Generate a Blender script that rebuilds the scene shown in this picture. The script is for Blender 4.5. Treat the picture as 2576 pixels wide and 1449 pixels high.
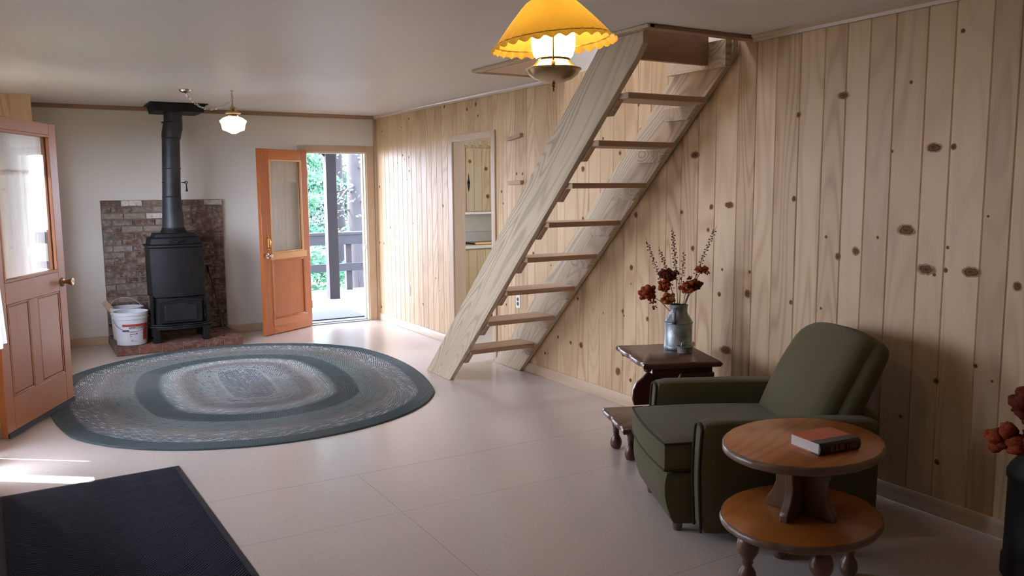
import bpy, bmesh, math, random
from mathutils import Vector, Matrix, noise

# ------------------------------------------------------------------ scene, camera, light
for o in list(bpy.data.objects):
    bpy.data.objects.remove(o, do_unlink=True)
S = bpy.context.scene
COL = S.collection
PI = math.pi
W_IMG = 2576.0

yaw, pitch, roll, fpx, CAMZ = 0.53277, 0.11977, -0.00728, 2085.65, 1.579
cam = bpy.data.cameras.new('camera'); cam_o = bpy.data.objects.new('camera', cam); COL.objects.link(cam_o)
cy, sy = math.cos(yaw), math.sin(yaw)
fv = Vector((sy*math.cos(pitch), cy*math.cos(pitch), -math.sin(pitch)))
rv = Vector((cy, -sy, 0)); uv = rv.cross(fv)
r2 = rv*math.cos(roll) + uv*math.sin(roll); u2 = -rv*math.sin(roll) + uv*math.cos(roll)
cam_o.matrix_world = Matrix(((r2.x, u2.x, -fv.x, 0), (r2.y, u2.y, -fv.y, 0), (r2.z, u2.z, -fv.z, CAMZ), (0, 0, 0, 1)))
cam.sensor_fit = 'HORIZONTAL'; cam.sensor_width = 36; cam.lens = 36*fpx/W_IMG
cam.clip_start = 0.05; cam.clip_end = 200
S.camera = cam_o

S.view_settings.view_transform = 'Standard'; S.view_settings.look = 'None'
S.view_settings.gamma = 1; S.view_settings.use_curve_mapping = False
EXPOSURE = 0.08
S.view_settings.exposure = EXPOSURE
S.cycles.use_denoising = True
S.cycles.max_bounces = 8; S.cycles.diffuse_bounces = 5; S.cycles.glossy_bounces = 3
S.cycles.transmission_bounces = 6; S.cycles.transparent_max_bounces = 12
S.cycles.caustics_reflective = False; S.cycles.caustics_refractive = False
S.cycles.sample_clamp_indirect = 6.0

world = bpy.data.worlds.new('sky'); S.world = world; world.use_nodes = True
wn = world.node_tree; wn.nodes.clear()
wo = wn.nodes.new('ShaderNodeOutputWorld'); wb = wn.nodes.new('ShaderNodeBackground')
wb.inputs[0].default_value = (0.71, 0.785, 1.0, 1); wb.inputs[1].default_value = 30.0
wn.links.new(wb.outputs[0], wo.inputs[0])

SUN_DIR = Vector((0.8, -0.6, -1.35)).normalized()        # the way the sunlight travels
sd = bpy.data.lights.new('sun', 'SUN'); sd.energy = 40; sd.angle = 0.009; sd.color = (1.0, 0.95, 0.86)
so = bpy.data.objects.new('sun', sd); COL.objects.link(so); so.location = (-6, 8, 9)
so.rotation_euler = SUN_DIR.to_track_quat('-Z', 'Y').to_euler()

def portal(name, loc, normal, w, h):
    l = bpy.data.lights.new(name, 'AREA'); l.shape = 'RECTANGLE'; l.size = w; l.size_y = h; l.energy = 1
    l.cycles.is_portal = True
    o = bpy.data.objects.new(name, l); COL.objects.link(o); o.location = loc
    o.rotation_euler = Vector(normal).to_track_quat('-Z', 'Y').to_euler()
portal('daylight_portal', (-0.36, 4.15, 1.42), (1, 0, 0), .9, 1.25)
portal('daylight_portal', (-0.36, 7.2, 1.42), (1, 0, 0), 1.4, 1.25)
portal('daylight_portal', (-0.36, 5.58, 1.5), (1, 0, 0), .9, 1.0)
portal('daylight_portal', (3.2, 9.62, 1.02), (0, -1, 0), 0.74, 2.0)
portal('daylight_portal', (6.12, 6.85, 1.45), (-1, 0, 0), .9, .9)

# ------------------------------------------------------------------ node helpers
class NT:
    def __init__(s, name):
        s.m = bpy.data.materials.new(name); s.m.use_nodes = True; s.t = s.m.node_tree; s.t.nodes.clear()
        s.out = s.t.nodes.new('ShaderNodeOutputMaterial')
    def n(s, typ, ins=None, **props):
        nd = s.t.nodes.new('ShaderNode'+typ)
        for k, v in props.items(): setattr(nd, k, v)
        for k, v in (ins or {}).items():
            sock = nd.inputs[k]
            if isinstance(v, bpy.types.NodeSocket): s.t.links.new(v, sock)
            elif isinstance(v, bpy.types.Node): s.t.links.new(v.outputs[0], sock)
            elif isinstance(v, (tuple, list)) and len(v) == 3 and sock.type == 'RGBA': sock.default_value = (*v, 1)
            else: sock.default_value = v
        return nd
    def math(s, op, a, b=0.0, c=0.0, clamp=False):
        nd = s.n('Math', {0: a, 1: b, 2: c}, operation=op); nd.use_clamp = clamp; return nd.outputs[0]
    def mix(s, fac, a, b, mode='MIX'):
        nd = s.t.nodes.new('ShaderNodeMix'); nd.data_type = 'RGBA'; nd.blend_type = mode
        for i, v in ((0, fac), (6, a), (7, b)):
            if isinstance(v, bpy.types.NodeSocket): s.t.links.new(v, nd.inputs[i])
            elif isinstance(v, tuple): nd.inputs[i].default_value = (*v[:3], 1)
            else: nd.inputs[i].default_value = v
        return nd.outputs[2]
    def ramp(s, fac, stops, interp='LINEAR'):
        nd = s.n('ValToRGB', {0: fac}); cr = nd.color_ramp; cr.interpolation = interp
        while len(cr.elements) < len(stops): cr.elements.new(0.5)
        for e, (p, c) in zip(cr.elements, stops):
            e.position = p; e.color = (*c, 1) if isinstance(c, tuple) else (c, c, c, 1)
        return nd.outputs[0]
    def noise(s, vec, scale, detail=3, rough=.5, dist=0.0):
        return s.n('TexNoise', {'Vector': vec, 'Scale': scale, 'Detail': detail, 'Roughness': rough, 'Distortion': dist})
    def vmap(s, vec, scale, loc=(0, 0, 0)):
        return s.n('Mapping', {'Vector': vec, 'Scale': scale, 'Location': loc}).outputs[0]
    def obj(s): return s.n('TexCoord').outputs['Object']
    def uv(s): return s.n('TexCoord').outputs['UV']
    def attr(s, name): return s.n('Attribute', attribute_name=name)
    def bump(s, h, dist=.002, strength=1.0):
        return s.n('Bump', {'Height': h, 'Distance': dist, 'Strength': strength}).outputs[0]
    def bsdf(s, **k):
        ins = {}
        mp = dict(color='Base Color', rough='Roughness', metal='Metallic', normal='Normal', spec='Specular IOR Level', coat='Coat Weight',
                  coat_rough='Coat Roughness', alpha='Alpha', em='Emission Color', em_s='Emission Strength', sheen='Sheen Weight', trans='Transmission Weight')
        for a, v in k.items(): ins[mp[a]] = v
        return s.n('BsdfPrincipled', ins)
    def done(s, sh):
        s.t.links.new(sh.outputs[0] if isinstance(sh, bpy.types.Node) else sh, s.out.inputs[0]); return s.m

def plain(name, col, rough=.5, metal=0.0, var=0.12, scale=12, bump=0.0, **k):
    t = NT(name); n = t.noise(t.obj(), scale, 4)
    c2 = tuple(max(0, x*(1-var*1.6)) for x in col); c1 = tuple(min(1, x*(1+var)) for x in col)
    c = t.mix(t.ramp(n.outputs[0], [(.3, 0.0), (.7, 1.0)]), c2, c1)
    d = dict(color=c, rough=rough, metal=metal, **k)
    if bump: d['normal'] = t.bump(t.noise(t.obj(), scale*6, 4).outputs[0], bump)
    return t.done(t.bsdf(**d))

def wood(name, light, dark, axis='Z', scale=1.0, ns=3.4, contrast=.55, rough=.45, tone=.18, hue=(1.0, .9, .82), coat=0.0, rings=38, plank=False, fibre=.35, spec=.5):
    t = NT(name); co = t.obj()
    if plank: rnd = t.attr('rnd').outputs['Fac']
    else: rnd = t.n('ObjectInfo').outputs['Random']
    off = t.n('CombineXYZ', {0: t.math('MULTIPLY', rnd, 17.3), 1: t.math('MULTIPLY', rnd, 31.7), 2: t.math('MULTIPLY', rnd, 23.1)}).outputs[0]
    vec = t.n('VectorMath', {0: co, 1: off}, operation='ADD').outputs[0]
    sc = [1.0, 1.0, 1.0]; sc['XYZ'.index(axis)] = .13
    P = t.vmap(vec, tuple(x*scale for x in sc))
    n1 = t.noise(P, ns, 1.5, .4, .25).outputs[0]
    sc2 = [1.0, 1.0, 1.0]; sc2['XYZ'.index(axis)] = .02
    P2 = t.vmap(vec, tuple(x*scale for x in sc2))
    n2 = t.noise(P2, 150, 3, .6).outputs[0]
    n3 = t.noise(P, 1.3, 2).outputs[0]
    rg = t.math('SINE', t.math('MULTIPLY', n1, rings*2.2))
    rg = t.math('MULTIPLY_ADD', rg, .5, .5)
    rg = t.math('POWER', rg, 2.2)
    amp = t.ramp(n3, [(.38, .25), (.62, 1.0)])
    fac = t.math('MULTIPLY', t.math('MULTIPLY', rg, amp), contrast)
    fib = t.math('MULTIPLY', t.math('SUBTRACT', n2, .5), fibre)
    fac = t.math('ADD', fac, fib, clamp=True)
    col = t.mix(fac, light, dark)
    # slow stain variation, plus a tone for every board
    st = t.noise(t.vmap(vec, (1.2, 1.2, 1.2)), 1.6, 3).outputs[0]
    col = t.mix(t.ramp(st, [(.35, 0.0), (.75, .35)]), col, tuple(a*b for a, b in zip(light, hue)))
    wn_ = t.n('TexWhiteNoise', {'W': rnd}, noise_dimensions='1D').outputs[0]
    tn = t.math('MULTIPLY_ADD', wn_, tone, 1-tone*.62)
    col = t.mix(1.0, col, t.n('CombineColor', {0: tn, 1: t.math('POWER', tn, 1.15), 2: t.math('POWER', tn, 1.4)}).outputs[0], 'MULTIPLY')
    nb = t.bump(t.math('ADD', t.math('MULTIPLY', fac, -1), n2), .0012, .5)
    return t.done(t.bsdf(color=col, rough=t.math('MULTIPLY_ADD', n3, .2, rough-.1), normal=nb, coat=coat, coat_rough=.25, spec=spec))

# ------------------------------------------------------------------ materials
PINE_L, PINE_D = (.63, .455, .27), (.36, .21, .10)
M = {}
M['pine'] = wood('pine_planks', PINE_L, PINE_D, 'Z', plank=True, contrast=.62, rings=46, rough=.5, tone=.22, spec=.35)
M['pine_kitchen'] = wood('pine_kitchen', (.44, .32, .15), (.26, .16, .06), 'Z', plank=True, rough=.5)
M['pine_trim'] = wood('pine_trim', (.58, .44, .30), (.40, .27, .16), 'Y', rough=.4, contrast=.4)
M['pine_trim_x'] = wood('pine_trim_x', (.50, .36, .24), (.33, .20, .12), 'X', rough=.45, contrast=.4)
M['pine_trim_z'] = wood('pine_trim_z', (.56, .42, .29), (.38, .25, .15), 'Z', rough=.42, contrast=.4)
M['crown'] = wood('crown_highlight_pine', (.66, .56, .47), (.52, .42, .34), 'Y', rough=.18, contrast=.25)  # glossy pine, its white highlight also put into the lighter colour
M['fir_brown'] = wood('hatch_fir', (.30, .185, .115), (.19, .11, .065), 'X', rough=.5)
M['fir_brown_y'] = wood('hatch_fir_y', (.36, .21, .11), (.22, .11, .05), 'Y', rough=.5)
M['stringer'] = wood('weathered_stringer', (.56, .45, .31), (.27, .20, .13), 'X', scale=1.0, ns=4.2, contrast=.8, rough=.6, tone=.06, rings=58, hue=(.93, .94, .9), fibre=.3)
M['tread'] = wood('tread_fir', (.43, .28, .175), (.27, .16, .09), 'X', rough=.55, tone=.1)
M['fir'] = wood('varnished_fir_stile', (.46, .135, .034), (.30, .075, .018), 'Z', contrast=.35, rough=.28, tone=.06, coat=.4, hue=(1, .8, .7))
M['fir_x'] = wood('varnished_fir_rail', (.52, .175, .045), (.34, .095, .022), 'X', contrast=.4, rough=.28, tone=.06, coat=.4, hue=(1, .8, .7))
M['fir_light'] = wood('light_fir_strip', (.78, .46, .22), (.62, .30, .12), 'X', contrast=.3, rough=.4, tone=.05)
M['fir_d'] = wood('front_door_stile', (.38, .135, .045), (.25, .08, .024), 'Z', contrast=.3, rough=.42, tone=.06, coat=.08, hue=(.9, .85, .9))
M['fir_d_x'] = wood('front_door_rail', (.40, .145, .048), (.26, .085, .026), 'X', contrast=.3, rough=.42, tone=.06, coat=.08, hue=(.9, .85, .9))
M['walnut'] = wood('dark_pine_table', (.085, .028, .016), (.035, .012, .008), 'Y', contrast=.6, rough=.32, coat=.25, tone=.05)
M['maple'] = wood('honey_table_top', (.46, .155, .032), (.22, .06, .012), 'X', scale=.8, contrast=.5, rough=.3, coat=.3, tone=.05)
M['maple_edge'] = wood('worn_table_edge', (.17, .10, .065), (.09, .05, .03), 'X', contrast=.4, rough=.35, coat=.2, tone=.05)
M['maple_dark'] = wood('table_pedestal', (.15, .075, .04), (.07, .035, .02), 'Z', contrast=.4, rough=.3, coat=.3, tone=.05)

def mat_knot():
    t = NT('pine_knot'); v = t.uv()
    d = t.n('VectorMath', {0: t.n('VectorMath', {0: v, 1: (.5, .5, 0)}, operation='SUBTRACT').outputs[0]}, operation='LENGTH').outputs['Value']
    n = t.noise(t.obj(), 38, 3).outputs[0]
    r = t.math('MULTIPLY_ADD', d, 2.0, t.math('MULTIPLY', t.math('SUBTRACT', n, .5), .55))
    crack = t.math('GREATER_THAN', t.noise(t.vmap(t.obj(), (1, 1.5, 1)), 90, 2).outputs[0], .6)
    c = t.ramp(r, [(.0, (.05, .02, .008)), (.2, (.13, .055, .02)), (.42, (.20, .085, .03)), (.54, (.05, .02, .008)), (.64, (.40, .20, .08)), (.85, (.60, .38, .17))])
    c = t.mix(t.math('MULTIPLY', crack, .5), c, (.03, .018, .012))
    a = t.ramp(r, [(.62, 1.0), (.92, 0.0)])
    return t.done(t.bsdf(color=c, rough=.6, spec=.15, alpha=a))
M['knot'] = mat_knot()

def mat_wall():
    t = NT('painted_drywall'); n = t.noise(t.obj(), 2.2, 3).outputs[0]
    c = t.mix(n, (.66, .615, .545), (.71, .665, .595))
    return t.done(t.bsdf(color=c, rough=.6, spec=.3, normal=t.bump(t.noise(t.obj(), 240, 2).outputs[0], .0006, .4)))
M['wall'] = mat_wall()
def mat_ceiling():
    t = NT('painted_ceiling'); n = t.noise(t.obj(), 1.1, 3).outputs[0]
    c = t.mix(n, (.79, .77, .765), (.83, .812, .805))
    return t.done(t.bsdf(color=c, rough=.42, spec=.35, normal=t.bump(t.noise(t.obj(), 5, 2).outputs[0], .004, .25)))
M['ceiling'] = mat_ceiling()

def mat_floor():
    t = NT('speckled_vinyl'); co = t.obj()
    n = t.noise(co, 1.3, 3).outputs[0]
    c = t.mix(n, (.60, .515, .455), (.66, .575, .515))
    vs = t.n('TexVoronoi', {'Vector': co, 'Scale': 85.0})
    rnd = t.n('SeparateColor', {0: vs.outputs['Color']}).outputs[0]
    spk = t.math('MULTIPLY', t.math('LESS_THAN', vs.outputs['Distance'], .22), t.math('GREATER_THAN', rnd, .8))
    c = t.mix(t.math('MULTIPLY', spk, .55), c, (.25, .15, .10))
    spk2 = t.math('MULTIPLY', t.math('LESS_THAN', vs.outputs['Distance'], .3), t.math('LESS_THAN', rnd, .2))
    c = t.mix(t.math('MULTIPLY', spk2, .35), c, (.80, .72, .64))
    sp = t.n('SeparateXYZ', {0: co}).outputs
    seam = 0
    def line(coord, pos, w):
        return t.math('LESS_THAN', t.math('ABSOLUTE', t.math('SUBTRACT', coord, pos)), w)
    wob = t.math('MULTIPLY', t.math('SUBTRACT', t.noise(co, 2.5, 1).outputs[0], .5), .02)
    yy = t.math('ADD', sp[1], wob)
    s1 = t.math('MAXIMUM', line(yy, 4.29, .0035), line(yy, 3.66, .0025))
    s1 = t.math('MAXIMUM', s1, line(yy, 2.46, .0025))
    s1 = t.math('MAXIMUM', s1, t.math('MULTIPLY', line(t.math('ADD', sp[0], wob), 1.52, .0025), t.math('LESS_THAN', sp[1], 4.29)))
    c = t.mix(t.math('MULTIPLY', s1, .4), c, (.27, .20, .16))
    scuff = t.ramp(t.noise(t.vmap(co, (1, .6, 1)), 7, 5, .65).outputs[0], [(.60, 0.0), (.85, .12)])
    
    b = t.math('ADD', t.math('MULTIPLY', t.noise(co, 3.5, 2).outputs[0], 1.0), t.math('MULTIPLY', s1, -.3))
    rg = .215
    return t.done(t.bsdf(color=c, rough=rg, spec=.5, normal=t.bump(b, .0045, .5)))
M['floor'] = mat_floor()

def mat_brick(name, hearth=False):
    t = NT(name); col = t.n('Attribute', attribute_name='bc').outputs['Color']
    n = t.noise(t.obj(), 22, 5, .65).outputs[0]; n2 = t.noise(t.obj(), 55, 4).outputs[0]
    c = t.mix(t.ramp(n, [(.44, 0.0), (.66, .65)]), col, (.40, .33, .27) if not hearth else (.30, .19, .15))
    c = t.mix(t.ramp(n2, [(.58, 0.0), (.72, .7)]), c, (.10, .06, .045))
    return t.done(t.bsdf(color=c, rough=.85, normal=t.bump(t.math('ADD', n, n2), .012, .8)))
M['brick'] = mat_brick('old_brick'); M['hearth_brick'] = mat_brick('hearth_brick', True)
M['mortar'] = plain('mortar', (.23, .19, .155), .9, scale=30, bump=.01)
M['iron'] = plain('black_iron', (.008, .0075, .008), .6, .0, .3, 9, .0015, spec=.28)
M['iron_shine'] = plain('worn_iron_edge', (.02, .02, .022), .42, .3, .2, 9)
M['pipe'] = plain('stove_pipe_metal', (.035, .038, .043), .5, .3, .35, 5, .001)
M['chrome'] = plain('polished_nickel', (.62, .55, .48), .18, 1.0, .05)
M['brass'] = plain('polished_brass', (.62, .40, .13), .2, 1.0, .08)
M['brass_dull'] = plain('antique_brass', (.40, .27, .15), .3, 1.0, .15)
M['brass_pan'] = plain('lamp_pan_brass', (.68, .54, .32), .3, 1.0, .05)
M['white_plastic'] = plain('white_plastic', (.62, .62, .66), .35, 0, .04)
M['plate'] = plain('outlet_plate', (.80, .77, .68), .4, 0, .03)
M['socket'] = plain('outlet_socket', (.07, .045, .035), .5)
M['red'] = plain('label_red', (.40, .045, .03), .5, 0, .1)
M['ink'] = plain('label_ink', (.045, .05, .06), .5, 0, .1)
M['ink_teal'] = plain('label_band', (.09, .105, .11), .5, 0, .1)
M['paper'] = plain('page_block', (.74, .70, .63), .8, 0, .05)
M['galv'] = plain('galvanised_steel', (.30, .33, .33), .42, .7, .3, 14, .0015)
M['galv_dark'] = plain('dull_galvanised_steel', (.20, .19, .17), .5, .6, .3, 14, .0015)
M['can_dark'] = plain('charcoal_painted_can', (.022, .024, .027), .55, .2, .2, 9)
M['green_rubber'] = plain('mat_rubber', (.012, .013, .018), .7)
M['white_paint'] = plain('white_paint', (.68, .62, .47), .5, 0, .04)
M['counter'] = plain('laminate_counter', (.52, .47, .36), .35, 0, .05)
M['yellow'] = plain('yellow_enamel', (.65, .38, .08), .4, 0, .05)
M['black_enamel'] = plain('black_enamel', (.02, .018, .015), .3)
M['steel'] = plain('threshold_metal', (.42, .47, .54), .35, .7, .08)
M['stem'] = plain('dry_stem', (.09, .035, .018), .8)
M['berry'] = plain('dark_seed_pod', (.055, .02, .014), .7)
M['deck'] = wood('deck_boards', (.085, .085, .088), (.05, .05, .052), 'Y', plank=True, rough=.8, tone=.12, contrast=.3)
M['rail'] = wood('stained_rail', (.018, .019, .023), (.012, .012, .014), 'X', rough=.8)
M['post'] = wood('porch_post_wood', (.018, .014, .018), (.010, .008, .010), 'Z', rough=.8)
M['bark'] = wood('bark', (.030, .027, .030), (.012, .010, .012), 'Z', scale=1.5, rough=.95, contrast=.9)
M['ground'] = plain('forest_floor', (.05, .05, .03), .95, 0, .4, 2)
M['porch_mat'] = plain('porch_mat', (.04, .045, .055), .9, 0, .1, 40)
M['burlap'] = plain('strap', (.3, .25, .2), .8)

def mat_fabric(name, c1, c2, sc=420):
    t = NT(name); co = t.obj()
    w = t.noise(t.vmap(co, (1, 1, 1)), sc, 2, .7).outputs[0]
    n = t.noise(co, 5, 3).outputs[0]
    c = t.mix(t.ramp(w, [(.35, 0.0), (.65, 1.0)]), c1, c2)
    c = t.mix(t.math('MULTIPLY', n, .35), c, tuple(x*.65 for x in c1))
    return t.done(t.bsdf(color=c, rough=.92, spec=.15, sheen=.12, normal=t.bump(w, .002, .6)))
M['olive'] = mat_fabric('olive_upholstery', (.078, .066, .030), (.135, .116, .056))
M['olive_pipe'] = mat_fabric('olive_piping', (.028, .023, .012), (.05, .042, .022))

def mat_flower(name, a, b):
    t = NT(name); n = t.noise(t.obj(), 60, 4, .7).outputs[0]
    c = t.mix(t.ramp(n, [(.3, 0.0), (.7, 1.0)]), a, b)
    return t.done(t.bsdf(color=c, rough=.9, spec=.1, normal=t.bump(n, .008, .8)))
M['bloom_rust'] = mat_flower('rust_bloom', (.16, .026, .012), (.38, .08, .028))
M['bloom_orange'] = mat_flower('orange_bloom', (.28, .075, .022), (.46, .16, .05))
M['bloom_dark'] = mat_flower('dark_bloom', (.07, .014, .01), (.17, .035, .018))

def mat_sheer(name, col, opac):
    t = NT(name); n = t.noise(t.vmap(t.obj(), (30, 30, 2)), 1.0, 3).outputs[0]
    f = t.math('MULTIPLY_ADD', n, .25, opac-.12, clamp=True)
    d = t.n('BsdfDiffuse', {'Color': col}); tr = t.n('BsdfTranslucent', {'Color': col})
    m1 = t.n('MixShader', {0: .3, 1: d.outputs[0], 2: tr.outputs[0]})
    return t.done(t.n('MixShader', {0: f, 1: t.n('BsdfTransparent').outputs[0], 2: m1.outputs[0]}))
M['sheer'] = mat_sheer('sheer_curtain', (.78, .76, .72), .60)
M['ruffle'] = mat_sheer('curtain_ruffle', (.95, .92, .88), .92)
M['curtain'] = mat_sheer('white_curtain', (.80, .78, .70), .97)

def mat_glass():
    t = NT('window_glass')
    g = t.n('BsdfGlossy', {'Roughness': .02}); tr = t.n('BsdfTransparent', {'Color': (.98, .985, .98)})
    lw = t.n('LayerWeight', {'Blend': .2}).outputs['Fresnel']
    return t.done(t.n('MixShader', {0: t.math('MULTIPLY_ADD', lw, .5, .02, clamp=True), 1: tr.outputs[0], 2: g.outputs[0]}))
M['glass'] = mat_glass()

def mat_rug():
    t = NT('braided_wool'); s = t.n('SeparateXYZ', {0: t.uv()}).outputs
    u, v = s[0], s[1]
    row = t.math('FLOOR', t.math('DIVIDE', v, .0175))
    fr = t.math('FRACT', t.math('DIVIDE', v, .0175))
    chev = t.math('ABSOLUTE', t.math('SUBTRACT', fr, .5))
    ph = t.math('ADD', t.math('DIVIDE', u, .017), t.math('MULTIPLY', chev, 1.3))
    ph = t.math('ADD', ph, t.math('MULTIPLY', row, .37))
    cell = t.math('FLOOR', ph)
    k = t.math('MODULO', t.math('ADD', cell, 9000.0), 3.0)
    wn_ = t.n('TexWhiteNoise', {'Vector': t.n('CombineXYZ', {0: cell, 1: row}).outputs[0]}, noise_dimensions='2D').outputs[0]
    vn = t.math('DIVIDE', v, 1.46)
    navy, teal, lite, taupe, gg, white = (.05, .08, .115), (.06, .14, .145), (.52, .55, .53), (.36, .31, .27), (.28, .35, .33), (.74, .76, .74)
    g = lambda r: r/1.46
    A = t.ramp(vn, [(0, navy), (g(.17), navy), (g(.19), lite), (g(.34), lite), (g(.38), taupe), (g(.53), taupe), (g(.57), gg), (g(.63), teal), (g(.66), (.03, .062, .068)), (g(.82), (.032, .068, .072)),
                    (g(.835), gg), (g(.95), (.27, .31, .28)), (g(1.03), taupe), (g(1.14), (.13, .15, .145)), (g(1.26), (.045, .07, .08)), (g(1.30), (.035, .085, .095)), (g(1.40), (.045, .10, .11)), (1.0, (.02, .03, .035))])
    B = t.ramp(vn, [(0, lite), (g(.18), lite), (g(.22), (.07, .09, .11)), (g(.34), (.09, .11, .13)), (g(.45), (.10, .12, .15)), (g(.52), white), (g(.62), white), (g(.66), (.028, .055, .06)), (g(.82), (.04, .085, .088)),
                    (g(.84), (.07, .12, .115)), (g(.97), (.08, .12, .125)), (g(1.04), (.10, .13, .14)), (g(1.10), (.6, .6, .56)), (g(1.22), white), (g(1.27), white), (g(1.295), (.03, .065, .075)), (1.0, (.03, .06, .07))])
    sel = t.math('GREATER_THAN', t.math('ADD', t.math('MULTIPLY', t.math('LESS_THAN', k, .5), .55), t.math('MULTIPLY', wn_, .5)), .46)
    ang = t.noise(t.vmap(t.obj(), (1, 1, 0)), 1.1, 2).outputs[0]
    c = t.mix(sel, A, B)
    band = t.math('MULTIPLY', t.math('LESS_THAN', v, .18), t.math('GREATER_THAN', t.math('SINE', t.math('MULTIPLY', row, 1.9)), .1))
    c = t.mix(t.math('MULTIPLY', band, .55), c, (.28, .31, .31))
    c = t.mix(t.ramp(ang, [(.45, 0.0), (.62, .45)]), c, t.mix(.5, c, (.26, .19, .13)))
    tone = t.math('MULTIPLY_ADD', wn_, .35, .8)
    c = t.mix(1.0, c, t.n('CombineColor', {0: tone, 1: tone, 2: tone}).outputs[0], 'MULTIPLY')
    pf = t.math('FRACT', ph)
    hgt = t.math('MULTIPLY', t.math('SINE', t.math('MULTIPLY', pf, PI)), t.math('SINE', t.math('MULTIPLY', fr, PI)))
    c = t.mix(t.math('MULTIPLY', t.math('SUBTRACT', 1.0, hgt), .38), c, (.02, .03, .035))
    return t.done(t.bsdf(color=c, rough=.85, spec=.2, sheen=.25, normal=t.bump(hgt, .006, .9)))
M['rug'] = mat_rug()

def mat_mat():
    t = NT('ribbed_mat'); s = t.n('SeparateXYZ', {0: t.obj()}).outputs
    a = t.math('ADD', s[0], s[1]); b = t.math('SUBTRACT', s[0], s[1])
    q = .16
    par = t.math('MODULO', t.math('ADD', t.math('ADD', t.math('FLOOR', t.math('DIVIDE', a, q)), t.math('FLOOR', t.math('DIVIDE', b, q))), 200.0), 2.0)
    ra = t.math('SINE', t.math('MULTIPLY', a, 330.0)); rb = t.math('SINE', t.math('MULTIPLY', b, 330.0))
    mx = t.math('ADD', t.math('MULTIPLY', ra, par), t.math('MULTIPLY', rb, t.math('SUBTRACT', 1.0, par)))
    h = t.math('MULTIPLY_ADD', mx, .5, .5)
    c = t.mix(h, (.0025, .0025, .006), (.016, .019, .042))
    return t.done(t.bsdf(color=c, rough=.85, spec=.25, normal=t.bump(h, .004, 1.0)))
M['mat'] = mat_mat()

def mat_shade():
    t = NT('amber_lamp_shade'); n = t.noise(t.obj(), 9, 3).outputs[0]
    c = t.mix(n, (.44, .28, .05), (.54, .37, .08))
    p = t.bsdf(color=c, rough=.28, spec=.7, metal=.25, normal=t.bump(n, .002, .4))
    tr = t.n('BsdfTranslucent', {'Color': (.80, .52, .07)})
    return t.done(t.n('MixShader', {0: .15, 1: p.outputs[0], 2: tr.outputs[0]}))
M['shade'] = mat_shade()
def emis(name, col, s):
    t = NT(name); e = t.n('Emission', {'Color': col, 'Strength': s}); return t.done(e)
M['lamp_glass'] = emis('lit_lamp_glass', (1.0, .67, .31), 36.0)
M['globe'] = emis('lit_milk_glass', (1.0, .86, .66), 1.6)

def mat_leaf(name, c1, c2):
    t = NT(name); n = t.noise(t.obj(), 3, 3).outputs[0]
    c = t.mix(n, c1, c2); d = t.n('BsdfDiffuse', {'Color': c}); tr = t.n('BsdfTranslucent', {'Color': c})
    return t.done(t.n('MixShader', {0: .4, 1: d.outputs[0], 2: tr.outputs[0]}))
M['leaf'] = mat_leaf('conifer_needles', (.048, .082, .068), (.11, .16, .135))
M['leaf2'] = mat_leaf('bright_leaves', (.05, .13, .08), (.11, .23, .14))

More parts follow.
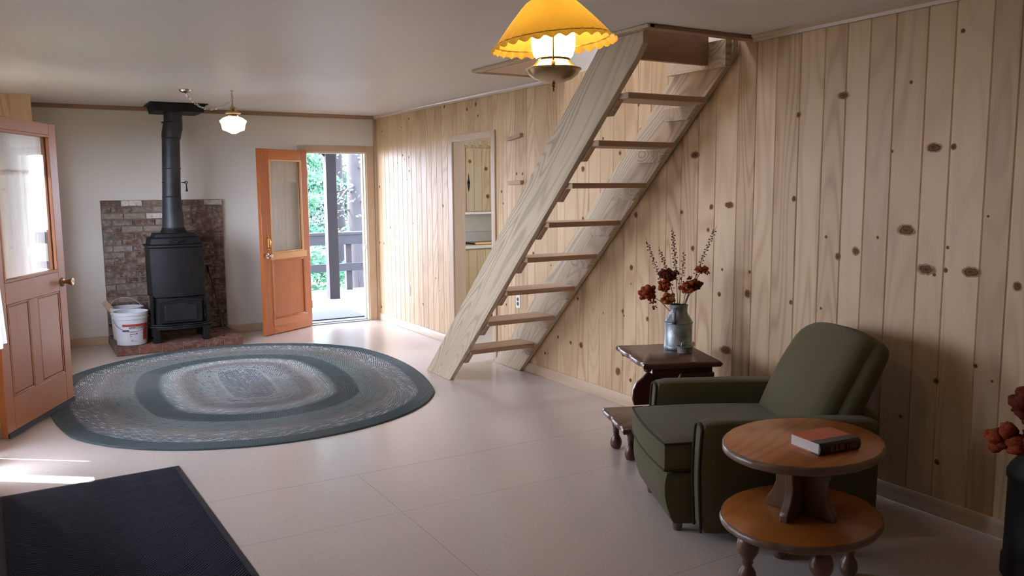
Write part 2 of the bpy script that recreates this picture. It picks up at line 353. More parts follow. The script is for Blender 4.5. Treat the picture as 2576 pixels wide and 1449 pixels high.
# ------------------------------------------------------------------ mesh helpers
class MB:
    def __init__(s): s.v = []; s.f = []; s.mi = []; s.uvs = {}; s.rnd = {}; s.cols = {}
    def add(s, vs, fs, mi=0, rnd=None, col=None, uvs=None):
        b = len(s.v); s.v += [tuple(v) for v in vs]
        for i, f in enumerate(fs):
            k = len(s.f); s.f.append(tuple(b+j for j in f)); s.mi.append(mi)
            if rnd is not None: s.rnd[k] = rnd
            if col is not None: s.cols[k] = col
            if uvs is not None: s.uvs[k] = uvs[i]
        return s
    def box(s, x0, x1, y0, y1, z0, z1, mi=0, rnd=None, col=None, mat=None):
        vs = [Vector((x, y, z)) for z in (z0, z1) for y in (y0, y1) for x in (x0, x1)]
        if mat is not None: vs = [mat @ v for v in vs]
        return s.add(vs, [(0, 2, 3, 1), (4, 5, 7, 6), (0, 1, 5, 4), (2, 6, 7, 3), (0, 4, 6, 2), (1, 3, 7, 5)], mi, rnd, col)
    def prism(s, pts, a0, a1, axis='X', mi=0, rnd=None, mat=None):
        # pts: 2D polygon, extruded along axis. X: (y,z)  Y: (x,z)  Z: (x,y)
        def P(p, a):
            v = {'X': (a, p[0], p[1]), 'Y': (p[0], a, p[1]), 'Z': (p[0], p[1], a)}[axis]
            v = Vector(v); return mat @ v if mat is not None else v
        n = len(pts); vs = [P(p, a0) for p in pts]+[P(p, a1) for p in pts]
        fs = [tuple(range(n))[::-1], tuple(range(n, 2*n))]+[(i, (i+1) % n, n+(i+1) % n, n+i) for i in range(n)]
        return s.add(vs, fs, mi, rnd)
    def lathe(s, prof, c=(0, 0, 0), seg=32, mi=0, mat=None, cap=True, sx=1, sy=1):
        vs = []; fs = []; n = len(prof)
        for r, z in prof:
            for k in range(seg):
                a = 2*PI*k/seg; v = Vector((r*math.cos(a)*sx, r*math.sin(a)*sy, z))
                if mat is not None: v = mat @ v
                vs.append(v+Vector(c))
        for i in range(n-1):
            for k in range(seg):
                k2 = (k+1) % seg; fs.append((i*seg+k, i*seg+k2, (i+1)*seg+k2, (i+1)*seg+k))
        if cap:
            if prof[0][0] > 1e-5: fs.append(tuple(range(seg))[::-1])
            if prof[-1][0] > 1e-5: fs.append(tuple((n-1)*seg+k for k in range(seg)))
        return s.add(vs, fs, mi)
    def tube(s, pts, r, seg=8, mi=0, closed=False, cap=True):
        pts = [Vector(p) for p in pts]; n = len(pts); rs = r if isinstance(r, (list, tuple)) else [r]*n
        vs = []; fs = []; prev = None
        for i, p in enumerate(pts):
            if closed: d = pts[(i+1) % n]-pts[i-1]
            else: d = pts[min(i+1, n-1)]-pts[max(i-1, 0)]
            d = d.normalized() if d.length > 1e-9 else Vector((0, 0, 1))
            if prev is None: a = d.orthogonal().normalized()
            else:
                a = prev-d*prev.dot(d); a = a.normalized() if a.length > 1e-6 else d.orthogonal().normalized()
            prev = a; b = d.cross(a)
            for k in range(seg):
                t = 2*PI*k/seg; vs.append(p+(a*math.cos(t)+b*math.sin(t))*rs[i])
        m = n if closed else n-1
        for i in range(m):
            j = (i+1) % n
            for k in range(seg):
                k2 = (k+1) % seg; fs.append((i*seg+k, i*seg+k2, j*seg+k2, j*seg+k))
        if cap and not closed:
            fs.append(tuple(range(seg))[::-1]); fs.append(tuple((n-1)*seg+k for k in range(seg)))
        return s.add(vs, fs, mi)
    def ball(s, c, r, sub=1, mi=0, jit=0.0, sc=(1, 1, 1), rng=None):
        bm = bmesh.new(); bmesh.ops.create_icosphere(bm, subdivisions=sub, radius=1.0)
        vs = []
        for v in bm.verts:
            k = r*(1+(rng.uniform(-jit, jit) if rng else 0))
            vs.append((c[0]+v.co.x*k*sc[0], c[1]+v.co.y*k*sc[1], c[2]+v.co.z*k*sc[2]))
        fs = [tuple(v.index for v in f.verts) for f in bm.faces]; bm.free()
        return s.add(vs, fs, mi)
    def rbox(s, hx, hy, hz, r, n=(10, 10, 6), fn=None, mi=0):
        # rounded box on a dense grid, then bent by fn
        def face(ax, sg):
            o = [0, 1, 2]; o.remove(ax); H = (hx, hy, hz); vs = []; nu, nv = n[o[0]], n[o[1]]
            for i in range(nu+1):
                for j in range(nv+1):
                    p = [0, 0, 0]; p[ax] = sg*H[ax]; p[o[0]] = -H[o[0]]+2*H[o[0]]*i/nu; p[o[1]] = -H[o[1]]+2*H[o[1]]*j/nv
                    p = Vector(p); c = Vector([max(-(H[k]-r), min(H[k]-r, p[k])) for k in range(3)])
                    d = p-c; q = c+d.normalized()*r if d.length > 1e-9 else p
                    vs.append(q)
            fs = []
            for i in range(nu):
                for j in range(nv):
                    a = i*(nv+1)+j; q = (a, a+nv+1, a+nv+2, a+1)
                    flip = (sg > 0) != (ax == 1)
                    fs.append(q if flip else q[::-1])
            return vs, fs
        for ax in range(3):
            for sg in (-1, 1):
                vs, fs = face(ax, sg)
                if fn: vs = [Vector(fn(v)) for v in vs]
                s.add(vs, fs, mi)
        return s
    def build(s, name, mats, parent=None, bevel=0, smooth=False, merge=False, angle=40, loc=None, solid=0, subsurf=0, segs=2):
        me = bpy.data.meshes.new(name); me.from_pydata(s.v, [], s.f)
        if not isinstance(mats, (list, tuple)): mats = [mats]
        for m in mats: me.materials.append(M[m])
        me.polygons.foreach_set('material_index', s.mi)
        if s.rnd:
            at = me.attributes.new('rnd', 'FLOAT', 'FACE'); at.data.foreach_set('value', [s.rnd.get(i, .5) for i in range(len(s.f))])
        if s.cols:
            at = me.attributes.new('bc', 'FLOAT_COLOR', 'FACE')
            for i in range(len(s.f)): at.data[i].color = (*s.cols.get(i, (.3, .2, .15)), 1)
        if s.uvs:
            ul = me.uv_layers.new(name='UVMap')
            for i, p in enumerate(me.polygons):
                if i in s.uvs:
                    for li, q in zip(p.loop_indices, s.uvs[i]): ul.data[li].uv = q
        me.update(); me.validate()
        if merge:
            bm = bmesh.new(); bm.from_mesh(me); bmesh.ops.remove_doubles(bm, verts=bm.verts, dist=1e-5)
            bmesh.ops.recalc_face_normals(bm, faces=bm.faces); bm.to_mesh(me); bm.free()
        if smooth:
            me.polygons.foreach_set('use_smooth', [True]*len(me.polygons)); me.set_sharp_from_angle(angle=math.radians(angle))
        o = bpy.data.objects.new(name, me); COL.objects.link(o)
        if parent: o.parent = parent
        if loc: o.location = loc
        if solid:
            md = o.modifiers.new('thick', 'SOLIDIFY'); md.thickness = solid; md.offset = 0
        if bevel:
            md = o.modifiers.new('bevel', 'BEVEL'); md.width = bevel; md.segments = segs; md.limit_method = 'ANGLE'; md.angle_limit = math.radians(35)
            me.polygons.foreach_set('use_smooth', [True]*len(me.polygons)); me.set_sharp_from_angle(angle=math.radians(angle))
            md.harden_normals = False
        if subsurf:
            md = o.modifiers.new('sub', 'SUBSURF'); md.levels = subsurf; md.render_levels = subsurf
        return o

def tag(o, label, cat, group=None, kind=None):
    o['label'] = label; o['category'] = cat
    if group: o['group'] = group
    if kind: o['kind'] = kind
    return o
def struct(o, label=None):
    o['kind'] = 'structure'
    if label: o['label'] = label
    return o
def empty(name, loc=(0, 0, 0), rz=0.0, label=None, cat=None, group=None):
    o = bpy.data.objects.new(name, None); COL.objects.link(o); o.location = loc; o.rotation_euler = (0, 0, rz); o.empty_display_size = .1
    if label: tag(o, label, cat, group)
    return o
RZ = lambda a: Matrix.Rotation(a, 4, 'Z')
TR = lambda x, y, z: Matrix.Translation((x, y, z))
rng = random.Random(7)

# ------------------------------------------------------------------ room
XR, YB, XL, H = 3.70, 9.458, -0.22, 2.44
YN = -2.5
# floor
b = MB(); b.box(XL-.1, XR+.12, YN-.1, YB+.02, -.1, 0)
struct(b.build('floor', 'floor'), 'pale speckled vinyl floor with thin seams')
# ceiling with the stair opening
HX0, HX1, HY0, HY1 = 2.96, 3.70, 3.56, 5.46
b = MB()
for (x0, x1, y0, y1) in ((XL-.1, HX0, YN-.1, YB+.1), (HX0, XR+.1, YN-.1, HY0), (HX0, XR+.1, HY1, YB+.1)):
    b.box(x0, x1, y0, y1, H, H+.27)
struct(b.build('ceiling', 'ceiling'), 'white painted ceiling with a stair opening')

def knots(mb, pts, plane, sgn, mi):
    # thin wood knots lying in the planks: plane 'X' at x, pts (y, z, r) ; plane 'Y' at y, pts (x, z, r)
    ax, c = plane
    for (p, z, ry, rz) in pts:
        vs = []; uvs = []
        for k in range(14):
            a = 2*PI*k/14; q = p+ry*math.cos(a); w = z+rz*math.sin(a)
            vs.append((c, q, w) if ax == 'X' else (q, c, w)); uvs.append((.5+.5*math.cos(a), .5+.5*math.sin(a)))
        f = tuple(range(14))
        if sgn < 0: f = f[::-1]; uvs = uvs[::-1]
        mb.add(vs, [f], mi, uvs=[uvs])

def planks_x(mb, x, thick, ys, z0, z1, gap=.004, holes=(), mi=0):
    """vertical tongue and groove boards on a wall whose face is the plane x (facing -x)."""
    ys = sorted(ys)
    for a, c in zip(ys[:-1], ys[1:]):
        r = rng.random()
        segs = [(z0, z1)]
        for (h0, h1, hz0, hz1) in holes:
            if a >= h0-.002 and c <= h1+.002:
                segs = [(hz1, z1)] if hz0 <= z0 else [(z0, hz0), (hz1, z1)]
        for s0, s1 in segs:
            ch = .005
            mb.prism([(x+thick, a), (x+thick, c), (x+ch, c), (x+.0005, c-gap-.002), (x+.0005, a+gap+.002), (x+ch, a)], s0, s1, 'Z', mi, r)

seams = [YN]
y = 2.007
near = []
while y > YN+.2: near.append(y); y -= .142
seams += near[::-1][:] + [2.128, 2.299, 2.435, 2.60, 2.741, 2.875, 3.011, 3.17, 3.334, 3.484, 3.62, 3.80, 3.949, 4.106, 4.248, 4.413, 4.551, 4.695, 4.827, 4.983, 5.126, 5.274, 5.452, 5.558, 5.697, 5.89, 6.016, 6.211, 6.35, 6.416, 6.60]
P0, P1, PZ = 6.60, 7.40, 2.04
seams += [6.702, 6.838, 6.971, 7.091, 7.22, 7.31, 7.40]
y = 7.40
while y < YB-.18: y += .127; seams.append(y)
seams.append(YB)
seams = sorted(set(seams))
b = MB()
planks_x(b, XR, .11, seams, 0, H+.005, holes=[(P0, P1, 0, PZ)])
K = [(2.891,2.043,.028),(3.173,1.966,.017),(3.981,1.779,.03),(3.187,1.51,.017),(2.378,1.754,.033),(2.282,1.753,.015),(2.269,2.266,.012),(3.676,1.468,.029),(3.827,1.454,.019),(4.563,1.387,.025),(2.885,1.209,.023),(2.778,1.243,.027),(2.386,1.18,.034),(2.289,1.184,.013),(2.168,1.186,.031),(3.51,.944,.026),(2.499,1.363,.04),(4.606,1.015,.023),(3.987,1.187,.018),(4.097,1.416,.015),(3.742,.917,.02),(4.701,.69,.021),(4.426,.672,.019),(4.751,.236,.04),(5.361,.356,.019),(5.543,.373,.016),(5.219,.359,.028),(2.304,.654,.014),(3.185,.931,.014),(2.279,.262,.018),(3.68,.576,.035),(6.182,1.703,.013),(6.083,1.701,.017),(7.574,2.391,.019),(6.912,2.355,.018),(6.446,1.55,.017),(9.362,1.607,.019),(9.40,.942,.019),(9.269,.939,.019),(7.64,1.406,.016),(9.40,.158,.02),(8.472,1.775,.016),(4.748,1.822,.018),(5.2,1.721,.026),(4.467,2.17,.028),(3.963,.569,.02),(1.96,1.141,.025),(7.089,2.323,.018),(4.34,1.772,.021),(5.198,1.344,.015)]
wide = {2.891, 2.378, 2.386, 2.168, 2.499, 3.981, 3.676, 3.68}
for _ in range(46):
    K.append((rng.uniform(3.7, 9.3), rng.uniform(.15, 2.35), rng.uniform(.007, .015)))
for _ in range(16):
    K.append((rng.uniform(1.6, 3.7), rng.uniform(.15, 2.35), rng.uniform(.006, .012)))
kp = []
for (ky, kz, kr) in K:
    if P0-.1 < ky < P1+.1 and kz < PZ+.1: continue
    m = (1.1 if kr > .016 else 1.2)*rng.uniform(.85, 1.15)
    kp.append((ky, kz, kr*m*(1.45 if ky in wide else .95), kr*m*(.8 if ky in wide else 1.0)))
knots(b, kp, ('X', XR-.0006), -1, 1)
struct(b.build('wall_right', ['pine', 'knot']), 'knotty pine plank wall with vertical grooves')
# white wall of the loft above the planks, seen through the opening
b = MB(); b.box(XR+.005, XR+.1, YN, YB+.1, H+.005, 4.9); struct(b.build('wall_loft_right', 'wall'))
b = MB(); b.box(1.2, 1.3, YN, YB, H+.27, 4.9); struct(b.build('wall_loft_left', 'wall'))
b = MB(); b.box(1.2, XR+.1, HY1+1.6, HY1+1.7, H+.27, 4.9); struct(b.build('wall_loft_back', 'wall'))
b = MB(); b.box(1.2, XR+.1, HY0-1.7, HY0-1.6, H+.27, 4.9); struct(b.build('wall_loft_front', 'wall'))
b = MB(); b.box(1.2, 2.4, HY0-1.7, HY1+1.7, 4.9, 5.0); b.box(2.4, XR+.1, HY0-1.7, 4.6, 4.9, 5.0); b.box(2.4, XR+.1, 5.5, HY1+1.7, 4.9, 5.0)
struct(b.build('ceiling_loft', 'ceiling'))

# back wall with the open doorway
DX0, DX1, DZ = 2.83, 3.575, 2.015
b = MB()
b.box(.10, DX0, YB, YB+.14, 0, H); b.box(DX1, XR+.12, YB, YB+.14, 0, H); b.box(DX0, DX1, YB, YB+.14, DZ, H)
struct(b.build('wall_back', 'wall'), 'off-white painted wall at the end of the room')
# pine clad jog in the left corner
b = MB()
JY, JX = 8.66, .145
xs = [JX, -.02, -.18, XL-.02]
for i in range(3):
    r = rng.random(); a, c = xs[i+1], xs[i]
    b.prism([(a, JY+.02), (a, JY+.004), (a+.005, JY), (c-.005, JY), (c, JY+.004), (c, JY+.02)], 0, H, 'Z', 0, r)
b.box(XL-.02, JX-.002, JY+.02, YB+.05, 0, H, 0, .4)
knots(b, [(-.06, 1.72, .03, .02), (-.10, 1.3, .02, .02), (.06, 1.2, .02, .02), (.05, .9, .02, .02)], ('Y', JY-.0008), -1, 1)
struct(b.build('wall_corner', ['pine', 'knot']), 'pine plank boxed-in corner behind the near door')
# left wall with doorway, curtained window and an added daylight window
b = MB()
E0, E1, EZ = 5.10, 6.06, 2.06
segs = [(YN, 3.7, 0, H), (3.7, 4.6, 0, .8), (3.7, 4.6, 2.04, H), (4.6, E0, 0, H), (E0, E1, EZ, H), (E1, 6.5, 0, H), (6.5, 7.9, 0, .8), (6.5, 7.9, 2.04, H), (7.9, JY+.02, 0, H)]
for (a, c, z0, z1) in segs: b.box(XL-.12, XL, a, c, z0, z1)
struct(b.build('wall_left', 'wall'))
b = MB(); b.box(XL, XR, YN-.1, YN, 0, H)
struct(b.build('wall_front', 'wall'))
# unseen windows; the farther one is added to bring in daylight
def window(name, axis, c, a0, a1, z0, z1):
    w = empty(name); struct(w); w.location = (0, 0, 0)
    b = MB(); t = .045
    def bar(p0, p1, q0, q1):
        if axis == 'X': b.box(c-.03, c+.03, p0, p1, q0, q1)
        else: b.box(p0, p1, c-.03, c+.03, q0, q1)
    bar(a0, a1, z0, z0+t); bar(a0, a1, z1-t, z1); bar(a0, a0+t, z0, z1); bar(a1-t, a1, z0, z1); bar((a0+a1)/2-.02, (a0+a1)/2+.02, z0, z1)
    b.build('window_frame', 'pine_trim_z', w)
    return w
window('window_1', 'X', XL-.06, 3.7, 4.6, .80, 2.04)
window('added_daylight_window', 'X', XL-.06, 6.5, 7.9, .80, 2.04)  # unseen, added for daylight from the far left

b = MB(); b.box(XL-.12-.78, XL-.12, 1.2, 9.2, 2.30, 2.36); struct(b.build('sun_block_eave', 'rail'))  # unseen eave added so sun enters the left openings only low down
# crown molding
CR = [(0, 0), (-.035, 0), (-.035, -.008), (-.022, -.02), (-.018, -.035), (0, -.035)]
b = MB(); b.prism([(XR+x, H+z) for x, z in CR], HY1+.06, YB, 'Y'); struct(b.build('trim_1', 'crown'), 'pine crown strip along the plank wall, highlight put into its pale colour')
b = MB(); b.prism([(XR+x, H+z*1.1) for x, z in CR], YN, HY0-.06, 'Y'); struct(b.build('trim_2', 'pine_trim'), 'pine crown strip above the near planks')
b = MB(); b.prism([(YB+x, H+z*1.15) for x, z in CR], JX, XR-.03, 'X'); struct(b.build('trim_3', 'fir_brown'), 'brown crown strip along the white wall')
# corner strip
b = MB(); b.box(XR-.028, XR, YB-.022, YB, 0, H-.03); struct(b.build('trim_4', 'pine_trim_z'), 'pine corner strip')
b = MB(); b.box(DX1+.092, XR-.028, YB-.008, YB, 0, H-.03); struct(b.build('trim_5', 'pine_trim_z'))
# baseboards
def bb(name, mb, m='pine_trim', lab=None): struct(mb.build(name, m, bevel=.003), lab)
BP = lambda x: [(x, 0), (x-.014, 0), (x-.014, .07), (x-.006, .085), (x, .085)]
b = MB(); b.prism(BP(XR), YN, P0-.075, 'Y'); b.prism(BP(XR), P1+.075, YB-.02, 'Y'); bb('baseboard_right', b, 'pine_trim', 'pine baseboard under the plank wall')
b = MB(); b.prism(BP(YB), JX, .70, 'X'); b.prism(BP(YB), 1.90, DX0-.07, 'X'); bb('baseboard_back', b, 'pine_trim_x', 'pine baseboard under the white wall')

# hatch casing and well
hz = empty('hatch_frame', (HX0, HY0, H), 0, 'brown wooden casing around the stair opening in the ceiling', 'hatch frame')
def hb(name, m, *a):
    b = MB()
    for q in a: b.box(q[0]-HX0, q[1]-HX0, q[2]-HY0, q[3]-HY0, q[4]-H, q[5]-H)
    return b.build(name, m, hz, bevel=.003)
hb('casing', 'fir_brown', (HX0-.03, HX1-.002, HY0-.045, HY0+.022, H-.022, H-.001))
hb('casing', 'fir_brown', (HX0-.03, HX1-.002, HY1-.02, HY1+.045, H-.022, H-.001))
hb('casing', 'pine_trim', (HX0-.045, HX0+.005, HY0-.045, HY1+.045, H-.02, H-.001))
hb('well_board', 'fir_brown', (HX0+.001, HX1-.002, HY1-.022, HY1-.002, H-.02, H+.28))
hb('well_board', 'fir_brown', (HX0+.001, HX1-.002, HY0+.002, HY0+.022, H-.02, H+.28))
hb('well_board', 'fir_brown_y', (HX0+.001, HX0+.016, HY0+.022, HY1-.022, H-.02, H+.28))

# back doorway casing, jambs, threshold
dt = empty('door_1', (DX0, YB, 0)); struct(dt, 'open doorway to the deck with pine casing')
b = MB(); b.box(-.072, 0, -.016, 0, 0, DZ+.068); b.box(DX1-DX0, DX1-DX0+.09, -.016, 0, 0, DZ+.068); b.build('door_casing', 'pine_trim_z', dt, bevel=.003)
b = MB(); b.box(-.0, DX1-DX0, -.016, 0, DZ, DZ+.068); b.build('door_casing', 'pine_trim_x', dt, bevel=.003)
b = MB(); b.box(0, .018, 0, .14, 0, DZ-.018); b.box(DX1-DX0-.018, DX1-DX0, 0, .14, 0, DZ-.018); b.box(DX1-DX0-.032, DX1-DX0-.018, .05, .09, 0, DZ-.018); b.box(0, DX1-DX0, 0, .14, DZ-.018, DZ); b.build('door_jamb', 'white_paint', dt)
b = MB(); b.box(0.018, DX1-DX0-.018, -.03, .15, 0, .012); b.box(.018, DX1-DX0-.018, .03, .06, .012, .022); b.build('threshold', 'steel', dt, bevel=.003)
b = MB(); b.box(DX1-DX0-.036, DX1-DX0-.031, .01, .04, .86, .93); b.build('strike_plate', 'brass_dull', dt)

# pantry opening casing
dt = empty('door_2', (XR, P0, 0)); struct(dt, 'cased pine opening to the kitchen')
pw = P1-P0
b = MB(); b.box(-.018, 0, -.06, .008, 0, PZ+.06); b.box(-.018, 0, pw-.008, pw+.075, 0, PZ+.06); b.build('door_casing', 'pine_trim_z', dt, bevel=.006, segs=3)
b = MB(); b.box(-.018, 0, .008, pw-.008, PZ-.008, PZ+.06); b.build('door_casing', 'pine_trim', dt, bevel=.006, segs=3)
b = MB(); b.box(0, .12, 0, .012, 0, PZ); b.box(0, .12, pw-.012, pw, 0, PZ); b.box(0, .12, 0, pw, PZ-.012, PZ); b.build('door_jamb', 'pine_trim_z', dt)

# ------------------------------------------------------------------ kitchen seen through the opening
b = MB(); b.box(XR+.12, 6.1, 5.3, YB, -.1, 0); struct(b.build('floor_kitchen', 'floor'))
b = MB(); b.box(XR+.1, 6.2, 5.2, YB+.14, H, H+.1); struct(b.build('ceiling_kitchen', 'ceiling'))
b = MB(); b.box(XR+.12, 6.2, YB, YB+.14, 0, H); struct(b.build('wall_kitchen_back', 'white_paint'))
b = MB(); b.box(XR+.12, 6.2, 5.2, 5.3, 0, H); struct(b.build('wall_kitchen_front', 'white_paint'))
b = MB()
for (a, c, z0, z1) in ((5.3, 6.4, 0, H), (7.3, YB, 0, H), (6.4, 7.3, 0, 1.0), (6.4, 7.3, 1.9, H)): b.box(6.0, 6.1, a, c, z0, z1)
struct(b.build('wall_kitchen_right', 'white_paint'))
b = MB(); b.box(XR+.11, XR+.12, 5.3, P0, 0, H); b.box(XR+.11, XR+.12, P1, YB, 0, H); b.box(XR+.11, XR+.12, P0, P1, PZ, H); struct(b.build('wall_kitchen_left', 'white_paint'))

cab = empty('wall_cabinet', (3.83, 9.15, 1.29), 0, 'knotty pine wall cabinet with a scalloped valance seen through the kitchen opening', 'cabinet')
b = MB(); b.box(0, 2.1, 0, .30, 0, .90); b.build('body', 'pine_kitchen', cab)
x = 0.02
for i in range(4):
    b = MB(); w = .44
    for k in range(4):
        b.prism([(x+w*k/4, 0), (x+w*k/4, -.016), (x+w*k/4+.004, -.02), (x+w*(k+1)/4-.004, -.02), (x+w*(k+1)/4, -.016), (x+w*(k+1)/4, 0)], .01, .78, 'Z', 0, rng.random())
    knots(b, [(x+.055, .62, .030, .030), (x+.28, .53, .032, .036), (x+.30, .19, .034, .036)], ('Y', -.0206), -1, 1)
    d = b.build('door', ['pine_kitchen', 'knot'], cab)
    hx = x+w-.035 if i % 2 else x+.035
    h = MB(); h.prism([(hx-.012, .30), (hx-.02, .36), (hx-.008, .40), (hx, .47), (hx+.008, .40), (hx+.02, .36), (hx+.012, .30), (hx, .25)], -.026, -.0195, 'Y'); h.ball((hx, -.034, .36), .011)
    h.build('handle', 'iron', d)
    x += w+.005
b = MB(); pts = [(0, .90), (0, .82)]
for k in range(1, 96):
    px = 1.9*k/96; pts.append((px, .825-.018*abs(math.sin(px*PI/.11))))
pts += [(1.9, .82), (1.9, .90)]
b.prism(pts[::-1], -.022, -.001, 'Y'); b.build('valance', 'pine_kitchen', cab)
b = MB(); b.box(-.0, 1.9, -.03, .3, -.028, -.001); b.build('bottom_shelf', 'white_paint', cab)

bc = empty('base_cabinet', (4.0, 8.83, 0), 0, 'pine base cabinet below the kitchen counter', 'cabinet')
b = MB(); b.box(0, 1.95, 0.02, .62, .09, .86); b.build('body', 'pine_kitchen', bc)
for i in range(4):
    b = MB(); x = .02+i*.47
    for k in range(4):
        b.prism([(x+.46*k/4, .02), (x+.46*k/4, .004), (x+.46*k/4+.004, 0), (x+.46*(k+1)/4-.004, 0), (x+.46*(k+1)/4, .004), (x+.46*(k+1)/4, .02)], .12, .84, 'Z', 0, rng.random())
    b.build('door', 'pine_kitchen', bc)
b = MB(); b.box(0, 1.95, .08, .6, 0, .09); b.build('toe_kick', 'black_enamel', bc)
b = MB(); b.box(0, 1.95, -.03, .625, .86, .90); b.box(0, 1.95, .60, .625, .90, 1.03)
tag(b.build('countertop', 'counter', loc=(4.0, 8.83, 0), bevel=.004), 'pale laminate kitchen worktop with an upstand', 'countertop')
b = MB(); b.box(0, .62, 0, .30, 0, .02)
t = empty('cooktop', (4.72, 8.90, .901), 0, 'dark cooktop with a yellow front edge on the kitchen counter', 'cooktop')
b.build('plate', 'black_enamel', t, bevel=.004)
b = MB(); b.box(.0, .62, -.035, -.001, 0.001, .028); b.build('front_edge', 'yellow', t, bevel=.004)
b = MB(); b.box(0.0, .42, 0, .22, 0, .016); tag(b.build('baking_tray', 'black_enamel', loc=(4.25, 9.0, .901), bevel=.003), 'flat dark tray on the kitchen counter left of the cooktop', 'tray')
wc = empty('storage_box', (4.30, 8.35, 0), 0, 'small white box on the kitchen floor near the base cabinet', 'box')
b = MB(); b.box(0, .30, 0, .30, 0.0, .11); b.build('body', 'white_paint', wc, bevel=.006)
b = MB(); b.box(.01, .29, .01, .29, .11, .19); b.build('lid', 'black_enamel', wc, bevel=.004)

# ------------------------------------------------------------------ outdoors: deck, roof, trees
b = MB(); x = 1.2
while x < 8.4:
    b.box(x, x+.138, YB+.16, 11.75, -.05, 0, 0, rng.random()); x += .143
struct(b.build('floor_porch', 'deck'), 'grey deck boards outside the door')
b = MB(); x = 1.2
while x < 8.4:
    b.box(x, x+.138, 11.78, 13.7, -.17, -.12, 0, rng.random()); x += .143
b.box(1.2, 8.4, 11.75, 11.775, -.2, -.012, 0, .1)
struct(b.build('floor_deck', 'deck'), 'lower sunlit grey deck')
b = MB(); b.box(2.95, 3.64, YB+.30, YB+1.0, 0, .012); tag(b.build('porch_mat', 'porch_mat', bevel=.004), 'grey door mat lying on the deck outside the open door', 'mat')
pp = empty('porch_post', (3.86, 11.68, 0), 0, 'dark square post on the deck holding up the porch roof', 'post')
b = MB(); b.box(-.075, .075, -.075, .075, 0, 2.50); b.build('post', 'post', pp, bevel=.004)
b = MB(); b.prism([(-.08, 2.05), (-.08, 2.2), (-.42, 2.5), (-.55, 2.5)], -.02, .02, 'Y'); b.build('brace', 'post', pp)
b = MB(); b.box(-.5, 8.0, 9.6, 11.9, 2.50, 2.62); struct(b.build('ceiling_porch', 'rail'))
rl = empty('deck_railing', (4.7, 13.5, -.12), 0, 'dark stained wooden railing along the far edge of the deck', 'railing')
b = MB(); b.box(-3.3, 3.6, -.05, .10, .94, .985); b.box(-3.3, 3.6, -.04, -.005, .78, .94); b.build('top_rail', 'rail', rl, bevel=.003)
b = MB(); b.box(-3.3, 3.6, -.04, -.005, .33, .46); b.build('lower_rail', 'rail', rl, bevel=.003)
for px in (-2.9, -1.4, .05, 1.6, 3.1):
    b = MB(); b.box(px-.05, px+.05, 0, .09, 0, .94); b.build('rail_post', 'post', rl)
# hillside
b = MB(); n = 16
vs = []; fs = []
for i in range(n+1):
    for j in range(n+1):
        x = -20+60*i/n; y = 13.9+36*j/n; vs.append((x, y, -1.6-.02*(y-14)+(y-20)*.06*(y > 20)+rng.uniform(-.12, .12)))
for i in range(n):
    for j in range(n): a = i*(n+1)+j; fs.append((a, a+n+1, a+n+2, a+1))
b.add(vs, fs); b.box(-20, 40, 9.7, 13.9, -1.75, -1.62); b.box(-20, -.45, -12, 9.7, -1.75, -.2)
struct(b.build('ground', 'ground', smooth=True), 'forest slope beyond the deck')

def tree(loc, h, rad, label, leafm, seed, trunk_r=.16, nleaf=5200, crown0=.12, lean=0.0, size=.11):
    r = random.Random(seed); t = empty('conifer_tree', loc, 0, label, 'tree', 'trees beyond the deck')
    b = MB(); pts = [(lean*(k/10)*h*.1+r.uniform(-.02, .02), r.uniform(-.02, .02), h*k/10) for k in range(11)]
    b.tube(pts, [trunk_r*(1-.08*k)+.01 for k in range(11)], 10); tr = b.build('trunk', 'bark', t, smooth=True)
    b = MB(); lf = MB()
    nb = 46
    for i in range(nb):
        z = h*(crown0+(1-crown0)*i/nb); a = r.uniform(0, 2*PI); L = rad*(1-.75*i/nb)*r.uniform(.6, 1.15)
        p0 = Vector((lean*z*.1, 0, z)); dr = r.uniform(-.28, .22)
        p1 = p0+Vector((math.cos(a)*L*.5, math.sin(a)*L*.5, dr*L*.3)); p2 = p0+Vector((math.cos(a)*L, math.sin(a)*L, dr*L))
        b.tube([p0, p1, p2], [.028, .018, .006], 5)
        for _ in range(nleaf//nb):
            s = r.uniform(.15, 1)**.7; q = p0.lerp(p2, s)+Vector((r.gauss(0, .17), r.gauss(0, .17), r.gauss(0, .13)))
            d1 = Vector((r.uniform(-1, 1), r.uniform(-1, 1), r.uniform(-1, .4))).normalized()*size*r.uniform(.6, 1.3)
            d2 = d1.orthogonal().normalized()*size*.32
            lf.add([q-d1*.5, q+d2, q+d1*.5, q-d2], [(0, 1, 2, 3)])
    b.build('branch', 'bark', t)['kind'] = 'stuff'; o = lf.build('foliage', leafm, t); o['kind'] = 'stuff'
tree((6.55, 18.0, -1.6), 11, 1.5, 'bare-trunked conifer with dead branches right of the porch post', 'leaf', 11, .24, 1300, .25, 0, .1)
tree((8.7, 25.5, -1.1), 12, 3.0, 'full pale green conifer filling the gap behind the bare trunk', 'leaf', 12, .2, 24000, .02, 0, .17)
tree((5.75, 20.6, -1.5), 10, 1.9, 'bright green tree showing left of the porch post', 'leaf2', 13, .14, 19000, .02, 0, .13)
tree((8.9, 21.6, -1.4), 11, 1.5, 'conifer seen at the right edge of the doorway', 'leaf', 14, .2, 16000, .04, 0, .13)
tree((11.8, 31.5, -.8), 13, 4.0, 'distant conifer behind all the others', 'leaf', 15, .25, 22000, .02, 0, .2)
tree((8.6, 37.0, -.7), 13, 4.0, 'distant conifer hidden mostly by the right jamb', 'leaf', 16, .25, 7000, .02, 0, .16)

